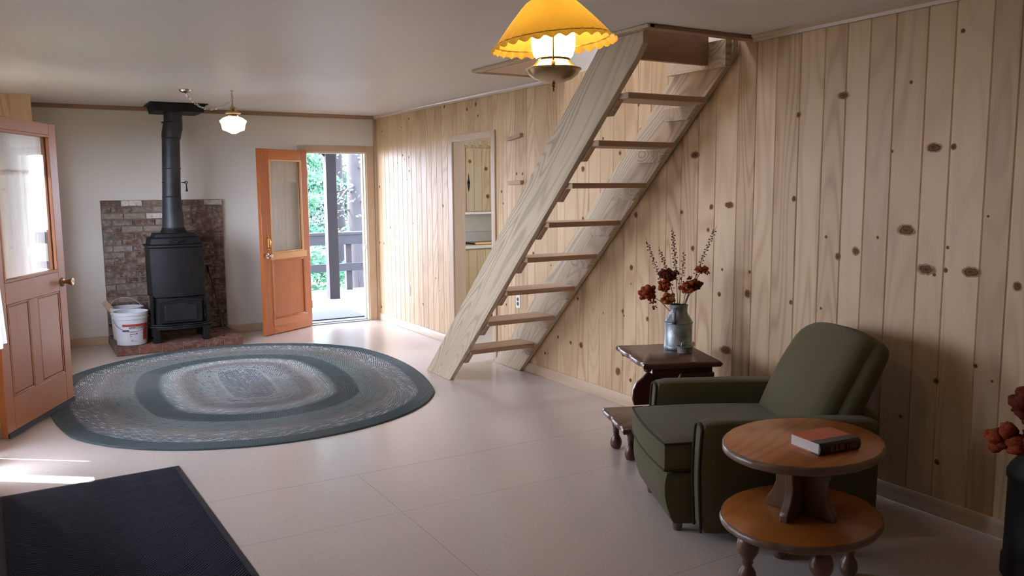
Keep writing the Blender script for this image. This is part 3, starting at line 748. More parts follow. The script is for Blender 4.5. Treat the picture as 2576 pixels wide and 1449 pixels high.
# unseen boards added in the left doorway; their gaps shape the sun strips
slit_boards = empty('sun_slit_boards', (XL-.09, E0, 0)); struct(slit_boards)
b = MB()
b.box(-.015, .015, 0, .20, .0, 1.0); b.box(-.015, .015, .355, .645, 0, 1.0); b.box(-.015, .015, .68, .96, 0, 1.0)
b.box(-.015, .015, 0, .96, 1.0, 1.06); b.box(-.015, .015, 0, .08, 1.06, 2.06); b.box(-.015, .015, .88, .96, 1.06, 2.06)
b.box(-.04, -.016, 0.15, .60, 1.02, 1.10)
b.build('panel', 'pine_trim_z', slit_boards)
# ------------------------------------------------------------------ half-glazed doors
def panel_door(name, loc, ang, width, height, spec, label, flip):
    """local x runs from hinge to free edge, y+ is the side towards the room camera when flip is False"""
    d = empty(name, loc, ang); struct(d, label)
    s, sx = spec['m'], spec['mx']; T = .044; g0, g1, gz0, gz1 = spec['glass']
    b = MB()
    b.box(0, g0, -T/2, T/2, 0, height, 0); b.box(g1, width, -T/2, T/2, 0, height, 0)
    b.build('stile', s, d, bevel=.003)
    b = MB(); b.box(g0, g1, -T/2, T/2, gz1, height); b.box(g0, g1, -T/2, T/2, spec['lock'], gz0); b.box(g0, g1, -T/2, T/2, 0, spec['bot'])
    b.build('rail', sx, d, bevel=.003)
    for (p0, p1, q0, q1) in spec['panels']:
        b = MB()
        b.box(p0-.002, p1+.002, -.009, .009, q0-.002, q1+.002)
        if spec['raised']:
            for sg in (-1, 1):
                i, o_ = .022, .006
                y0, y1 = .009*sg, .018*sg
                vs = [(p0+o_, y0, q0+o_), (p1-o_, y0, q0+o_), (p1-o_, y0, q1-o_), (p0+o_, y0, q1-o_), (p0+i, y1, q0+i), (p1-i, y1, q0+i), (p1-i, y1, q1-i), (p0+i, y1, q1-i)]
                fs = [(4, 5, 6, 7), (0, 1, 5, 4), (1, 2, 6, 5), (2, 3, 7, 6), (3, 0, 4, 7)]
                if sg > 0: fs = [f[::-1] for f in fs]
                b.add(vs, fs)
        b.build('door_panel', s, d)
        b = MB()
        for sg in (-1, 1):
            m = .012; yy0, yy1 = sorted((.009*sg, .021*sg))
            for (a0, a1, c0, c1) in ((p0, p1, q0, q0+m), (p0, p1, q1-m, q1), (p0, p0+m, q0, q1), (p1-m, p1, q0, q1)): b.box(a0, a1, yy0, yy1, c0, c1)
        b.build('panel_molding', s, d, bevel=.003)
    for mu in spec['mull']:
        b = MB(); b.box(mu[0], mu[1], -T/2, T/2, spec['bot'], spec['lock']); b.build('mullion', s, d, bevel=.003)
    b = MB(); b.box(g0, g1, -.003, .003, gz0, gz1); b.build('glass', 'glass', d)
    b = MB(); m = .018
    for (a0, a1, c0, c1) in ((g0, g1, gz0, gz0+m), (g0, g1, gz1-m, gz1), (g0, g0+m, gz0+m, gz1-m), (g1-m, g1, gz0+m, gz1-m)):
        b.box(a0, a1, -T/2-.004, -.004, c0, c1); b.box(a0, a1, .004, T/2+.004, c0, c1)
    b.build('glass_bead', spec['bead'], d, bevel=.003)
    # curtain on the far side of the glass
    sg = spec['curtain_side']
    def cloth(z0, z1, amp, fr, off, nm, mt, ph=0.0):
        b = MB(); n = 90; vs = []; fs = []; rows = 6
        for j in range(rows+1):
            z = z0+(z1-z0)*j/rows
            for i in range(n+1):
                u = g0-.015+(g1-g0+.03)*i/n
                yy = sg*(T/2+off+amp*(math.sin(u*fr+ph+.4*math.sin(u*17))+.35*math.sin(u*fr*2.3+j*.25)))
                vs.append((u, yy, z+(.004*math.sin(u*fr) if j == 0 else 0)))
        for j in range(rows):
            for i in range(n): a = j*(n+1)+i; fs.append((a, a+1, a+n+2, a+n+1))
        b.add(vs, fs); b.build(nm, mt, d, smooth=True, angle=180)
    cut = gz0+(gz1-gz0)*spec['val']
    cloth(gz0-.02, gz1+.0, .006, 55, .046, 'sheer_curtain', 'sheer')
    cloth(cut, gz1+.01, .006, 85, .018, 'curtain_valance', 'ruffle', 1.0)
    cloth(cut-.02, cut+.02, .004, 150, .008, 'curtain_ruffle', 'ruffle', 2.0)
    return d
# back door: hinge at the left jamb, swung into the room
angb = math.atan2(-.40, -.614)
bd = panel_door('door_3', (2.835, 9.425, .008), angb, .765, 2.01,
    dict(m='fir', mx='fir_x', bead='fir_light', glass=(.105, .625, .885, 1.90), lock=.80, bot=.165, panels=[(.105, .625, .165, .80)], mull=[], raised=False, curtain_side=-1, val=.78),
    'orange varnished half-glazed door standing open beside the bright doorway', False)
b = MB(); b.box(.07, .645, .022, .034, .818, .885); b.build('apron_strip', 'fir_light', bd, bevel=.002)
b = MB(); b.box(.085, .64, .022, .032, .085, .165); b.build('kick_strip', 'fir_x', bd, bevel=.002)
b = MB(); b.box(.615, .637, .009, .03, .165, .818); b.build('panel_strip', 'fir_x', bd, bevel=.002)
def knob(parent, u, z, side, m, ln=.05):
    b = MB(); R = Matrix.Rotation(-PI/2*side, 4, 'X')
    b.lathe([(.03, 0), (.03, .004), (.022, .008), (.012, .012), (.011, .03), (.018, .038), (.026, .048), (.027, .058), (.02, .068), (.006, .071)], (u, .022*side, z), 24, 0, R)
    return b.build('knob', m, parent, smooth=True)
knob(bd, .70, .865, 1, 'chrome')
b = MB(); b.box(.668, .690, .022, .025, .93, 1.08); b.tube([(.679, .025, .945), (.679, .05, .955), (.679, .058, 1.0), (.679, .055, 1.03), (.679, .03, 1.065)], [.006, .007, .009, .007, .005], 10); b.build('pull_handle', 'brass', bd, smooth=True)
for hz_ in (.25, 1.75):
    b = MB(); b.tube([(-.006, .018, hz_-.045), (-.006, .018, hz_+.045)], .006, 8); b.build('hinge', 'brass_dull', bd)
# near left door
hx, hy = -.19, 6.05
ang = math.atan2(.906, .424)
ld = panel_door('door_5', (hx+.008, hy+.02, .014), ang, .985, 2.045,
    dict(m='fir_d', mx='fir_d_x', bead='fir_d', glass=(.105, .875, .985, 1.965), lock=.845, bot=.245, panels=[(.115, .405, .245, .845), (.525, .865, .245, .845)], mull=[(.405, .525)], raised=True, curtain_side=1, val=.72),
    'large orange-brown half-glazed panelled door swung open at the left edge', True)
b = MB(); R = Matrix.Rotation(PI/2, 4, 'X')
b.lathe([(.034, 0), (.034, .005), (.028, .010), (.013, .014), (.012, .034), (.016, .040), (.024, .062), (.028, .070), (.027, .076), (.018, .078), (.006, .074)], (.925, -.022, .905), 28, 0, R)
b.build('knob', 'brass_dull', ld, smooth=True)
b = MB(); b.box(0.0, .985, -.030, -.0225, 0, .03); b.build('door_sweep', 'green_rubber', ld)

# hanging window curtain at the left edge
b = MB(); n = 70; rows = 14; vs = []; fs = []
for j in range(rows+1):
    tt = j/rows; z = 2.1+(.865-2.1)*tt
    for i in range(n+1):
        u = i/n; yv = 3.85+.75*u+.02*tt
        vs.append((-.165+.050*tt*u+.018*math.sin(u*34+1.2)*(0.5+.5*tt)+.006*math.sin(u*21), yv, z))
for j in range(rows):
    for i in range(n): a = j*(n+1)+i; fs.append((a, a+1, a+n+2, a+n+1))
b.add(vs, fs); tag(b.build('window_curtain', 'curtain', smooth=True, angle=180), 'white fabric curtain corner hanging at the left edge in front of the near door', 'curtain')

# switch behind the open door, outlets
sw = empty('light_switch', (2.528, YB, 1.27), 0, 'double light switch plate on the white wall behind the open door', 'switch')
b = MB(); b.box(-.058, .058, -.006, 0, -.058, .058); b.build('plate', 'plate', sw, bevel=.002)
for sx_ in (-.023, .023):
    b = MB(); b.box(sx_-.005, sx_+.005, -.016, -.006, -.004, .012); b.build('toggle', 'socket', sw)
def outlet(y, z, lab, dark):
    o = empty('wall_outlet', (XR, y, z), 0, lab, 'outlet')
    b = MB(); b.box(-.006, 0, -.036, .036, -.058, .058); b.build('plate', 'plate', o, bevel=.002)
    for k in (-.02, .02):
        b = MB(); b.lathe([(.0165, -.0065), (.0165, -.0085)], (0, 0, 0), 16, 0, TR(0, 0, k) @ Matrix.Rotation(PI/2, 4, 'Y')); b.v = [(-.0061-(abs(v[0])-.0065) if False else v[0] if v[0] < 0 else -v[0], v[1], v[2]) for v in b.v]
        b.build('socket', dark, o)
outlet(6.165, .595, 'white outlet with two dark sockets on the pine wall behind the ladder treads', 'socket')
outlet(8.555, .45, 'pale outlet low on the pine wall between the corner and the kitchen opening', 'white_plastic')
for yy, zz, dz, lab in ((6.18, 2.013, .012, 'small wooden cleat on the pine wall, the upper of the pair left of the ladder'), (6.178, 1.625, .002, 'small wooden cleat on the pine wall, the lower of the pair left of the ladder')):
    b = MB(); b.prism([(yy-.11, zz-.016+dz), (yy+.105, zz-.016-dz), (yy+.105, zz+.016-dz), (yy-.11, zz+.016+dz)], XR-.034, XR, 'X')
    tag(b.build('wall_cleat', 'tread', bevel=.002), lab, 'cleat', 'wooden cleats on the pine wall')

# ------------------------------------------------------------------ attic ladder
lad = empty('attic_ladder', (3.33, 6.3, 0), 0, 'weathered open-tread wooden ladder stair rising to the ceiling opening', 'ladder')
th = math.atan2(1, 1/.957)      # slope angle
LX, LY = 3.33, 6.3
yf = lambda z, off: off-z/.957
def stringer(xa, xb, nm='stringer'):
    # object whose local x runs up along the board so that the grain follows it
    d = Vector((0, -math.cos(th), math.sin(th))); n_ = Vector((0, math.sin(th), math.cos(th)))
    org = Vector((xa-LX, 6.52-LY, 0))
    poly = [(6.52, 0.001), (6.07, 0.001), (yf(2.285, 6.07), 2.285), (3.62, 2.36), (3.62, 2.432), (yf(2.432, 6.52), 2.432)]
    mb = MB(); vs = []
    for xx in (0, xb-xa):
        for (yy, zz) in poly:
            p = Vector((0, yy-6.52, zz)); vs.append((p.dot(d), -xx, p.dot(n_)))
    k = len(poly)
    fs = [tuple(range(k)), tuple(range(k, 2*k))[::-1]]+[(i, k+i, k+(i+1) % k, (i+1) % k) for i in range(k)]
    mb.add(vs, fs); o = mb.build(nm, 'stringer', lad, merge=True, bevel=.003)
    Mx = Matrix(((0, -1, 0, org.x), (d.y, 0, n_.y, org.y), (d.z, 0, n_.z, 0), (0, 0, 0, 1)))
    o.matrix_local = Mx
    return o
stringer(2.972, 3.012); stringer(3.648, 3.688)
ty = [(5.768, .298), (5.478, .568), (5.19, .834), (4.905, 1.098), (4.63, 1.352), (4.355, 1.61), (4.08, 1.862), (3.80, 2.118)]
for i, (yy, zz) in enumerate(ty):
    b = MB(); b.box(3.014-LX, 3.615-LX, yy-.005-LY, yy+.235-LY, zz-.036, zz)
    b.build('tread', 'tread', lad, bevel=.004)
    for (xa, xb) in ((3.0125, 3.048), (3.612, 3.6475)):
        b = MB(); y0 = yf(zz-.038, 6.07)-.016; hh = .085
        b.prism([(y0-LY+.0, zz-.0375), (y0+hh/.957-LY, zz-.0375-hh), (y0+.30-LY, zz-.0375-hh), (y0+.30-LY, zz-.0375)], xa-LX, xb-LX, 'X')
        b.build('cleat', 'stringer' if xa > 3.3 else 'tread', lad, bevel=.002)
b = MB(); b.box(3.013-LX, 3.604-LX, 3.78-LY, 3.815-LY, 2.30, 2.62); b.build('header_board', 'fir_brown', lad, bevel=.003)
b = MB(); b.box(3.605-LX, 3.6475-LX, 3.64-LY, 4.15-LY, 2.28, 2.436); b.build('cleat', 'stringer', lad, bevel=.002)

# ------------------------------------------------------------------ brick surround, hearth
brk = MB()
BX0, BX1, BZ1 = .70, 1.895, 1.487
brk.box(BX0+.004, BX1-.004, YB-.052, YB-.001, .09, BZ1-.004, 1)
nc = 21; ch = (BZ1-.09)/nc
for c in range(nc):
    z0 = .09+c*ch; x = BX0; off = c % 2
    first = True
    while x < BX1-.02:
        w = .2 if not (first and off) else .1
        w *= rng.uniform(.92, 1.08); x1 = min(x+w, BX1)
        if BX1-x1 < .05: x1 = BX1
        q = rng.random()
        col = (.13, .07, .045) if q < .3 else (.20, .145, .11) if q < .6 else (.085, .05, .038) if q < .78 else (.27, .22, .175) if q < .94 else (.42, .38, .33)
        xc = (x+x1)/2
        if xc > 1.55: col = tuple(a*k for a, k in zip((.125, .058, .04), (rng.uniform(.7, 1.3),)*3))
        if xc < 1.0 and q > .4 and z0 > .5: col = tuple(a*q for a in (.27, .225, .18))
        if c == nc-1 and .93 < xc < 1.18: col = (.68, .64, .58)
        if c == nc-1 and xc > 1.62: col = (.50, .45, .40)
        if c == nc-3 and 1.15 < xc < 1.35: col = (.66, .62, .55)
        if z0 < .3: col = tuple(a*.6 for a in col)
        dy = rng.uniform(-.006, .006)
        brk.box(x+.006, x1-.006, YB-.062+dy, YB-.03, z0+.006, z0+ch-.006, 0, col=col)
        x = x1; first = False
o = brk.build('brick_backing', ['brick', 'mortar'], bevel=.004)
tag(o, 'weathered brown brick panel on the white wall behind the wood stove', 'brick panel')
hb_ = MB(); HYF = 8.655
hb_.box(BX0+.004, 1.886, HYF+.004, YB-.001, .001, .080, 1)
x = BX0
while x < 1.89-.03:
    x1 = min(x+.2*rng.uniform(.93, 1.06), 1.89)
    q = rng.uniform(.7, 1.2); hb_.box(x+.005, x1-.005, HYF, HYF+.10, .004, .086+rng.uniform(-.003, .003), 0, col=(.17*q, .062*q, .042*q)); x = x1
y = HYF+.106; r_ = 0
while y < YB-.07:
    x = BX0+(0 if r_ % 2 else -.1)
    while x < 1.89-.01:
        x0 = max(x, BX0); x1 = min(x+.2, 1.89)
        q = rng.uniform(.7, 1.2); hb_.box(x0+.005, x1-.005, y, min(y+.095, YB-.066), .06, .085+rng.uniform(-.002, .002), 0, col=(.17*q, .075*q, .052*q)); x += .2
    y += .102; r_ += 1
tag(hb_.build('brick_hearth', ['hearth_brick', 'mortar'], bevel=.004), 'low red brick hearth slab on the floor under the stove', 'hearth')

# ------------------------------------------------------------------ wood stove
SX, SY, SZ = 1.308, 8.93, .088
st = empty('wood_stove', (SX, SY, SZ), 0, 'black cast-iron wood stove with a bowed front standing on the brick hearth', 'stove')
def bow(w, d, f, n=14):
    # outline with bowed front (front is -y); w half width, d half depth, f bow depth
    pts = [(w, d), (-w, d)]
    for i in range(n+1):
        u = -1+2*i/n; pts.append((w*u, -d-f*(1-u*u)))
    return pts[::-1] if False else pts
def slab(pts, z0, z1, nm, mt='iron', bev=.008, parent=st, pts2=None):
    b = MB(); n = len(pts); q = pts2 or pts
    vs = [(x, y, z0) for x, y in pts]+[(x, y, z1) for x, y in q]
    fs = [tuple(range(n))[::-1], tuple(range(n, 2*n))]+[(i, (i+1) % n, n+(i+1) % n, n+i) for i in range(n)]
    b.add(vs, fs); return b.build(nm, mt, parent, merge=True, bevel=bev, angle=30)
slab(bow(.252, .17, .05), .44, .935, 'body')
b = slab(bow(.268, .18, .055), .935, .962, 'lid', bev=.008)
slab(bow(.245, .165, .05), .962, 1.03, 'top_tier', pts2=bow(.228, .155, .045), bev=.01)
slab(bow(.20, .14, .04), 1.03, 1.072, 'top_tier', pts2=bow(.185, .13, .035), bev=.01)
# ornament
b = MB(); 
for s_ in (-1, 1): b.tube([(0, -.215, .985), (s_*.025, -.222, 1.0), (s_*.05, -.215, 1.008), (s_*.07, -.21, .995), (s_*.055, -.214, .985)], [.008, .01, .009, .007, .005], 8)
b.ball((0, -.218, .99), .014, 2); b.build('ornament', 'iron', st, smooth=True)
# lower fire section
slab(bow(.235, .165, .035), .155, .44, 'firebox')
b = MB()
b.prism([(-.20, .19), (-.20, .40), (-.12, .41), (0, .425), (.12, .41), (.20, .40), (.20, .19)], -.232, -.208, 'Y'); dr = b.build('door', 'iron', st, bevel=.004)
b = MB(); b.prism([(-.15, .21), (-.15, .36), (-.08, .375), (0, .385), (.08, .375), (.15, .36), (.15, .21)], -.24, -.232, 'Y'); b.build('door_relief', 'iron_shine', dr, bevel=.005)
b = MB(); pts = [( -.2, .40), (-.12, .412), (0, .43), (.12, .412), (.2, .40)]
b.tube([(x, -.236, z) for x, z in pts], .007, 8); b.build('door_ridge', 'iron_shine', dr, smooth=True)
for s_ in (-1, 1):
    b = MB(); b.prism([(-.20, .06), (-.20, .34), (-.22, .42), (-.19, .47), (-.16, .42), (-.15, .06)], min(s_*.245, s_*.275), max(s_*.245, s_*.275), 'X'); b.build('side_flange', 'iron', st, bevel=.004)
# hearth lip
for (z0, z1, k, nm, mt) in ((.150, .162, .30, 'ash_lip', 'iron_shine'), (.125, .150, .275, 'ash_lip', 'iron'), (.168, .176, .285, 'ash_lip', 'iron_shine')):
    pts = [(k*1.0*math.sin(a), -.16-.115*math.cos(a)) for a in [(-PI/2+PI*i/20) for i in range(21)]]
    pts = [(x, y) for x, y in pts]+[(k, -.05), (-k, -.05)]
    slab(pts[::-1] if False else pts, z0, z1, nm, mt, .004)
for (lx, ly) in ((-.235, -.20), (.235, -.20), (-.235, .13), (.235, .13)):
    b = MB(); s_ = 1 if lx > 0 else -1
    prof = [(-.032, 0), (-.036, .02), (-.026, .07), (-.036, .13), (.036, .13), (.03, .07), (.04, .02), (.036, 0)]
    b.prism([(lx+s_*(-x), z) for x, z in prof], ly-.035, ly+.035, 'Y'); b.build('leg', 'iron', st, bevel=.006)
# pipe
pb = MB(); pth = [(1.322, 8.985, 1.155), (1.322, 8.985, 1.52), (1.345, 8.985, 2.10)]
pb.tube([(x-SX, y-SY, z-SZ) for x, y, z in pth], [.108, .088, .084], 28, cap=False)
pb.tube([(1.345-SX, 8.985-SY, 2.10-SZ), (1.352-SX, 8.985-SY, 2.14-SZ), (1.368-SX, 8.985-SY, 2.21-SZ), (1.374-SX, 8.985-SY, 2.25-SZ), (1.376-SX, 8.985-SY, 2.353-SZ)], [.088, .092, .094, .088, .086], 28, cap=False)
for z in (1.52, 1.80, 2.10, 2.255):
    xx = 1.322+(z-1.52)*.045; pb.lathe([(.0885, -.006), (.0925, 0), (.0885, .006)], (xx-SX, 8.985-SY, z-SZ), 28, cap=False)
pb.build('flue_pipe', 'pipe', st, smooth=True)
b = MB(); b.lathe([(.125, 0), (.12, .02), (.112, .03), (.11, .05)], (1.322-SX, 8.985-SY, 1.072), 28); b.build('pipe_collar', 'iron', st, smooth=True)
b = MB(); px_, py_, pz_ = 1.335-SX, 8.94-SY, 1.66-SZ
b.tube([(px_+.08, py_, pz_), (px_+.125, py_, pz_)], .004, 6); b.tube([(px_+.125+.014*math.cos(a), py_, pz_+.014*math.sin(a)) for a in [2*PI*i/12 for i in range(12)]], .004, 6, closed=True)
b.tube([(px_+.125, py_, pz_-.012), (px_+.127, py_-.004, pz_-.05), (px_+.127, py_-.004, pz_-.09)], [.004, .006, .013], 8)
b.build('damper_handle', 'iron', st, smooth=True)
b = MB(); b.tube([(px_-.105, py_, pz_), (px_-.08, py_, pz_)], .003, 6); b.build('damper_pin', 'iron', st)
# ceiling box
cb = empty('chimney_support_box', (1.42, 9.05, H), 0, 'black metal chimney support box on the ceiling above the stove pipe', 'chimney box')
b = MB(); b.box(-.27, .27, -.235, .27, -.010, -.001); b.build('flange', 'iron', cb)
b = MB(); b.prism([(-.245, -.010), (.245, -.010), (.225, -.085), (-.225, -.085)][::-1], -.215, .25, 'Y'); b.build('box', 'iron', cb, bevel=.003)

# poker
b = MB(); b.tube([(1.735, 8.80, .10), (1.70, 8.92, .45), (1.655, 9.06, .74)], .0045, 8); b.tube([(1.655, 9.06, .74), (1.648, 9.085, .80)], [.010, .013], 8); b.tube([(1.640, 9.09, .80), (1.70, 9.09, .797)], .005, 6)
b.tube([(1.735, 8.80, .10), (1.725, 8.78, .092), (1.71, 8.77, .092)], .0045, 6)
tag(b.build('fire_poker', 'iron', smooth=True), 'thin black fire poker leaning beside the right side of the stove', 'poker')

# buckets
def bucket(loc, rz, label, front):
    t = empty('plastic_bucket', loc, rz, label, 'bucket', 'plastic buckets by the stove')
    b = MB(); b.lathe([(.130, 0), (.136, .004), (.152, .255), (.158, .257), (.158, .275), (.154, .277), (.155, .292), (.162, .294), (.162, .322), (.157, .325), (.152, .322), (.150, .26), (.132, .01), (.0, .008)], seg=48)
    bd_ = b.build('body', 'white_plastic', t, smooth=True)
    b = MB(); b.tube([(math.cos(a)*.160, -.01-.135*math.sin(a)*0-.16*math.sin(a)*.98, .255-.115*math.sin(a)) for a in [PI*i/20 for i in range(21)]] if front else [(math.cos(a)*.162, .10*math.sin(a), .29+.12*math.sin(a)) for a in [PI*i/20 for i in range(21)]], .0025, 6)
    b.build('bail_handle', 'chrome' if front else 'white_plastic', t, smooth=True)
    for s_ in (-1, 1):
        b = MB(); b.lathe([(.014, 0), (.012, .012), (.004, .014)], (s_*.152, 0, .268), 12, 0, Matrix.Rotation(s_*PI/2, 4, 'Y')); b.build('handle_lug', 'white_plastic', t, smooth=True)
    if front:
        def patch(a0, a1, z0, z1, mt, nm='label_mark', lift=.0008):
            b = MB(); n = max(2, int(abs(a1-a0)/4)); vs = []; fs = []
            for i in range(n+1):
                a = math.radians(a0+(a1-a0)*i/n)
                for z in (z0, z1):
                    r = .136+(.152-.136)*(z-.004)/.251+lift; vs.append((r*math.sin(a), -r*math.cos(a), z))
            for i in range(n): fs.append((2*i, 2*i+2, 2*i+3, 2*i+1))
            b.add(vs, fs); return b.build(nm, mt, bd_)
        patch(-38, 62, .188, .212, 'red'); patch(38, 62, .05, .188, 'red'); patch(-14, 36, .166, .184, 'ink_teal', lift=.0012)
        patch(-39, -15, .140, .158, 'ink'); patch(-10, 9, .118, .128, 'paper', lift=.0016); patch(-12, 15, .112, .122, 'ink', lift=.001)
        def marks(a0, a1, z, h, mt, seed):
            # small print, too blurred to read in the photograph: a row of short strokes
            r = random.Random(seed); a = a0
            while a < a1:
                w = r.uniform(1.0, 2.6); patch(a, a+w, z+h*r.choice((0, 0, .25)), z+h, mt, 'print_mark', .0022); a += w+r.choice((.6, .6, .9, 2.4))
        marks(-11, 30, .170, .009, 'paper', 1); marks(-9, 8, .133, .009, 'ink', 2); marks(9, 14, .114, .006, 'ink', 3)
        marks(-12, -6, .088, .013, 'ink', 4); marks(-10, -2, .050, .007, 'ink', 5); marks(-10, 14, .040, .004, 'ink', 6)
    return t
bucket((.862, 8.822, .0885), 0, 'white plastic bucket with a red and black printed label, in front on the hearth', True)
bucket((.865, 9.175, .0885), .3, 'plain white plastic bucket behind the labelled one on the hearth', False)
b = MB(); b.box(-.028, .028, -.008, .008, 0, .42, mat=TR(.90, 9.15, .14) @ Matrix.Rotation(-.62, 4, 'Y') @ RZ(.3)); tag(b.build('wood_stick', 'pine_trim_z', bevel=.002), 'flat wooden stick poking out of the rear bucket', 'stick')

# ------------------------------------------------------------------ pendant near the stove
pl = empty('schoolhouse_pendant', (1.653, 7.58, H), 0, 'white glass schoolhouse pendant with a brass cap hanging near the stove', 'ceiling light')
b = MB(); b.lathe([(.045, -.213), (.052, -.222), (.085, -.235), (.113, -.258), (.114, -.266), (.102, -.29), (.096, -.325), (.094, -.335), (.086, -.342), (.055, -.352), (.030, -.366), (.018, -.371), (.001, -.372)], seg=48); b.build('globe', 'globe', pl, smooth=True)
b = MB(); b.lathe([(.004, -.085), (.007, -.12), (.010, -.135), (.027, -.148), (.03, -.16), (.026, -.168), (.048, -.180), (.068, -.190), (.071, -.195), (.060, -.204), (.052, -.208), (.056, -.214), (.054, -.224), (.03, -.224)][::-1], seg=36); b.build('fitter_cap', 'brass_dull', pl, smooth=True)
def link(mb, p, q, r=.0022, w=.0085, turn=0.0):
    p, q = Vector(p), Vector(q); d = (q-p); L = d.length; d.normalize(); a = d.orthogonal().normalized(); a = (Matrix.Rotation(turn, 4, d) @ a)
    c = (p+q)/2; pts = []
    for i in range(16):
        t = 2*PI*i/16; pts.append(c+d*math.cos(t)*(L/2+.004)+a*math.sin(t)*w)
    mb.tube(pts, r, 6, closed=True)
b = MB(); b.lathe([(.012, -.001), (.012, -.004), (.003, -.006), (.003, -.03)], seg=12); link(b, (0, 0, -.028), (.002, 0, -.06)); link(b, (0, 0, -.055), (0, 0, -.09), turn=PI/2); b.build('ceiling_hook', 'brass_dull', pl, smooth=True)
ca = Vector((1.289-1.653, 7.67-7.58, 0))
b = MB(); b.lathe([(.055, -.001), (.055, -.008), (.048, -.02), (.03, -.026), (.006, -.032), (.001, -.036)], (ca.x, ca.y, 0), 32); b.build('canopy', 'chrome', pl, smooth=True)
b = MB(); p0 = ca+Vector((0, 0, -.035)); p1 = Vector((0, 0, -.075)); nlk = 17; prev = p0
for i in range(1, nlk+1):
    u = i/nlk; p = p0.lerp(p1, u); p.z -= .50*u*(1-u)*(1.0-.25*u); link(b, prev, p, turn=(i % 2)*PI/2); prev = p
b.build('swag_chain', 'chrome', pl, smooth=True)

# ------------------------------------------------------------------ near lamp
LXp, LYp = 1.455, 2.205
nl = empty('oil_style_pendant', (LXp, LYp, H), 0, 'brass oil-lamp style pendant with a ruffled amber shade hanging near the camera', 'ceiling light')
z0 = 1.885-H
tilt = Matrix.Translation((0, 0, .17+z0)) @ Matrix.Rotation(math.radians(-5), 4, Vector((.86, .51, 0)).normalized().cross(Vector((0, 0, 1)))) @ Matrix.Translation((0, 0, -.17-z0)) if False else Matrix.Identity(4)
b = MB(); seg = 180; prof = [(.058, .272), (.064, .268), (.075, .262), (.09, .248), (.130, .205), (.160, .170), (.176, .148), (.184, .138), (.194, .128)]
vs = []; fs = []; ax = Matrix.Rotation(math.radians(5.5), 4, Vector((-.51, -.86, 0)))
pv = Vector((0, 0, z0+.15))
for j, (r, z) in enumerate(prof):
    for k in range(seg):
        a = 2*PI*k/seg; w = max(0, (j-5)/3.0)
        rr = r+.0045*w*math.sin(a*30); zz = z+.0045*w*math.sin(a*30+1.2)
        v = Vector((rr*math.cos(a), rr*math.sin(a), zz+z0)); vs.append(ax @ (v-pv)+pv)
for j in range(len(prof)-1):
    for k in range(seg): k2 = (k+1) % seg; fs.append((j*seg+k, j*seg+k2, (j+1)*seg+k2, (j+1)*seg+k))
b.add(vs, fs); sh = b.build('lamp_shade', 'shade', nl, smooth=True, angle=60)
b = MB(); b.tube([ax @ (Vector((.176*math.cos(a), .176*math.sin(a), z0+.146))-pv)+pv for a in [2*PI*i/64 for i in range(64)]], .0018, 6, closed=True); b.build('shade_ring', 'brass', sh, smooth=True)
b = MB(); b.lathe([(.050, .090), (.060, .100), (.066, .118), (.068, .140), (.067, .165), (.058, .18), (.04, .186), (.001, .187)], (0, 0, z0), 40); b.build('glass_chimney', 'lamp_glass', nl, smooth=True)
b = MB(); b.lathe([(.001, .078), (.050, .079), (.052, .086), (.052, .092), (.048, .092), (.051, .086), (.055, .079), (.064, .071), (.080, .063)][1:], (0, 0, z0), 40, cap=False); b.build('gallery', 'brass', nl, smooth=True)
b = MB(); b.lathe([(.001, .018), (.030, .020), (.058, .030), (.076, .043), (.083, .056), (.087, .0575), (.087, .061), (.080, .0615), (.03, .064), (.001, .064)], (0, 0, z0), 48); b.build('font_bowl', 'brass_pan', nl, smooth=True)
b = MB(); b.lathe([(.001, -.008), (.003, -.006), (.004, 0), (.002, .003), (.006, .007), (.004, .011), (.007, .016), (.004, .020), (.001, .021)], (0, 0, z0), 14); b.build('finial', 'brass', nl, smooth=True)
cd = Vector((-LXp, -LYp, 0)).normalized()
for aa in (0, PI):
    d = RZ(aa) @ cd; b = MB(); b.tube([(d.x*.078, d.y*.078, z0+.052), (d.x*.080, d.y*.080, z0+.12), (d.x*.076, d.y*.076, z0+.20), (d.x*.058, d.y*.058, z0+.275)], .0028, 8); b.lathe([(.001, -.012), (.006, -.008), (.006, .006), (.001, .012)], (d.x*.080, d.y*.080, z0+.065), 10); b.build('support_rod', 'brass_dull', nl, smooth=True)
b = MB(); b.lathe([(.064, .268), (.066, .276), (.05, .29), (.03, .30), (.012, .31), (.004, .32), (.001, .32)], (0, 0, z0), 32); b.build('crown_cap', 'brass', nl, smooth=True)
b = MB(); zz = z0+.31; i = 0
while zz < -.035: link(b, (0, 0, zz), (0, 0, min(zz+.035, -.02)), turn=(i % 2)*PI/2); zz += .033; i += 1
b.lathe([(.001, -.03), (.02, -.026), (.05, -.012), (.055, -.001)], (0, 0, 0), 24); b.build('hanging_chain', 'brass_dull', nl, smooth=True)

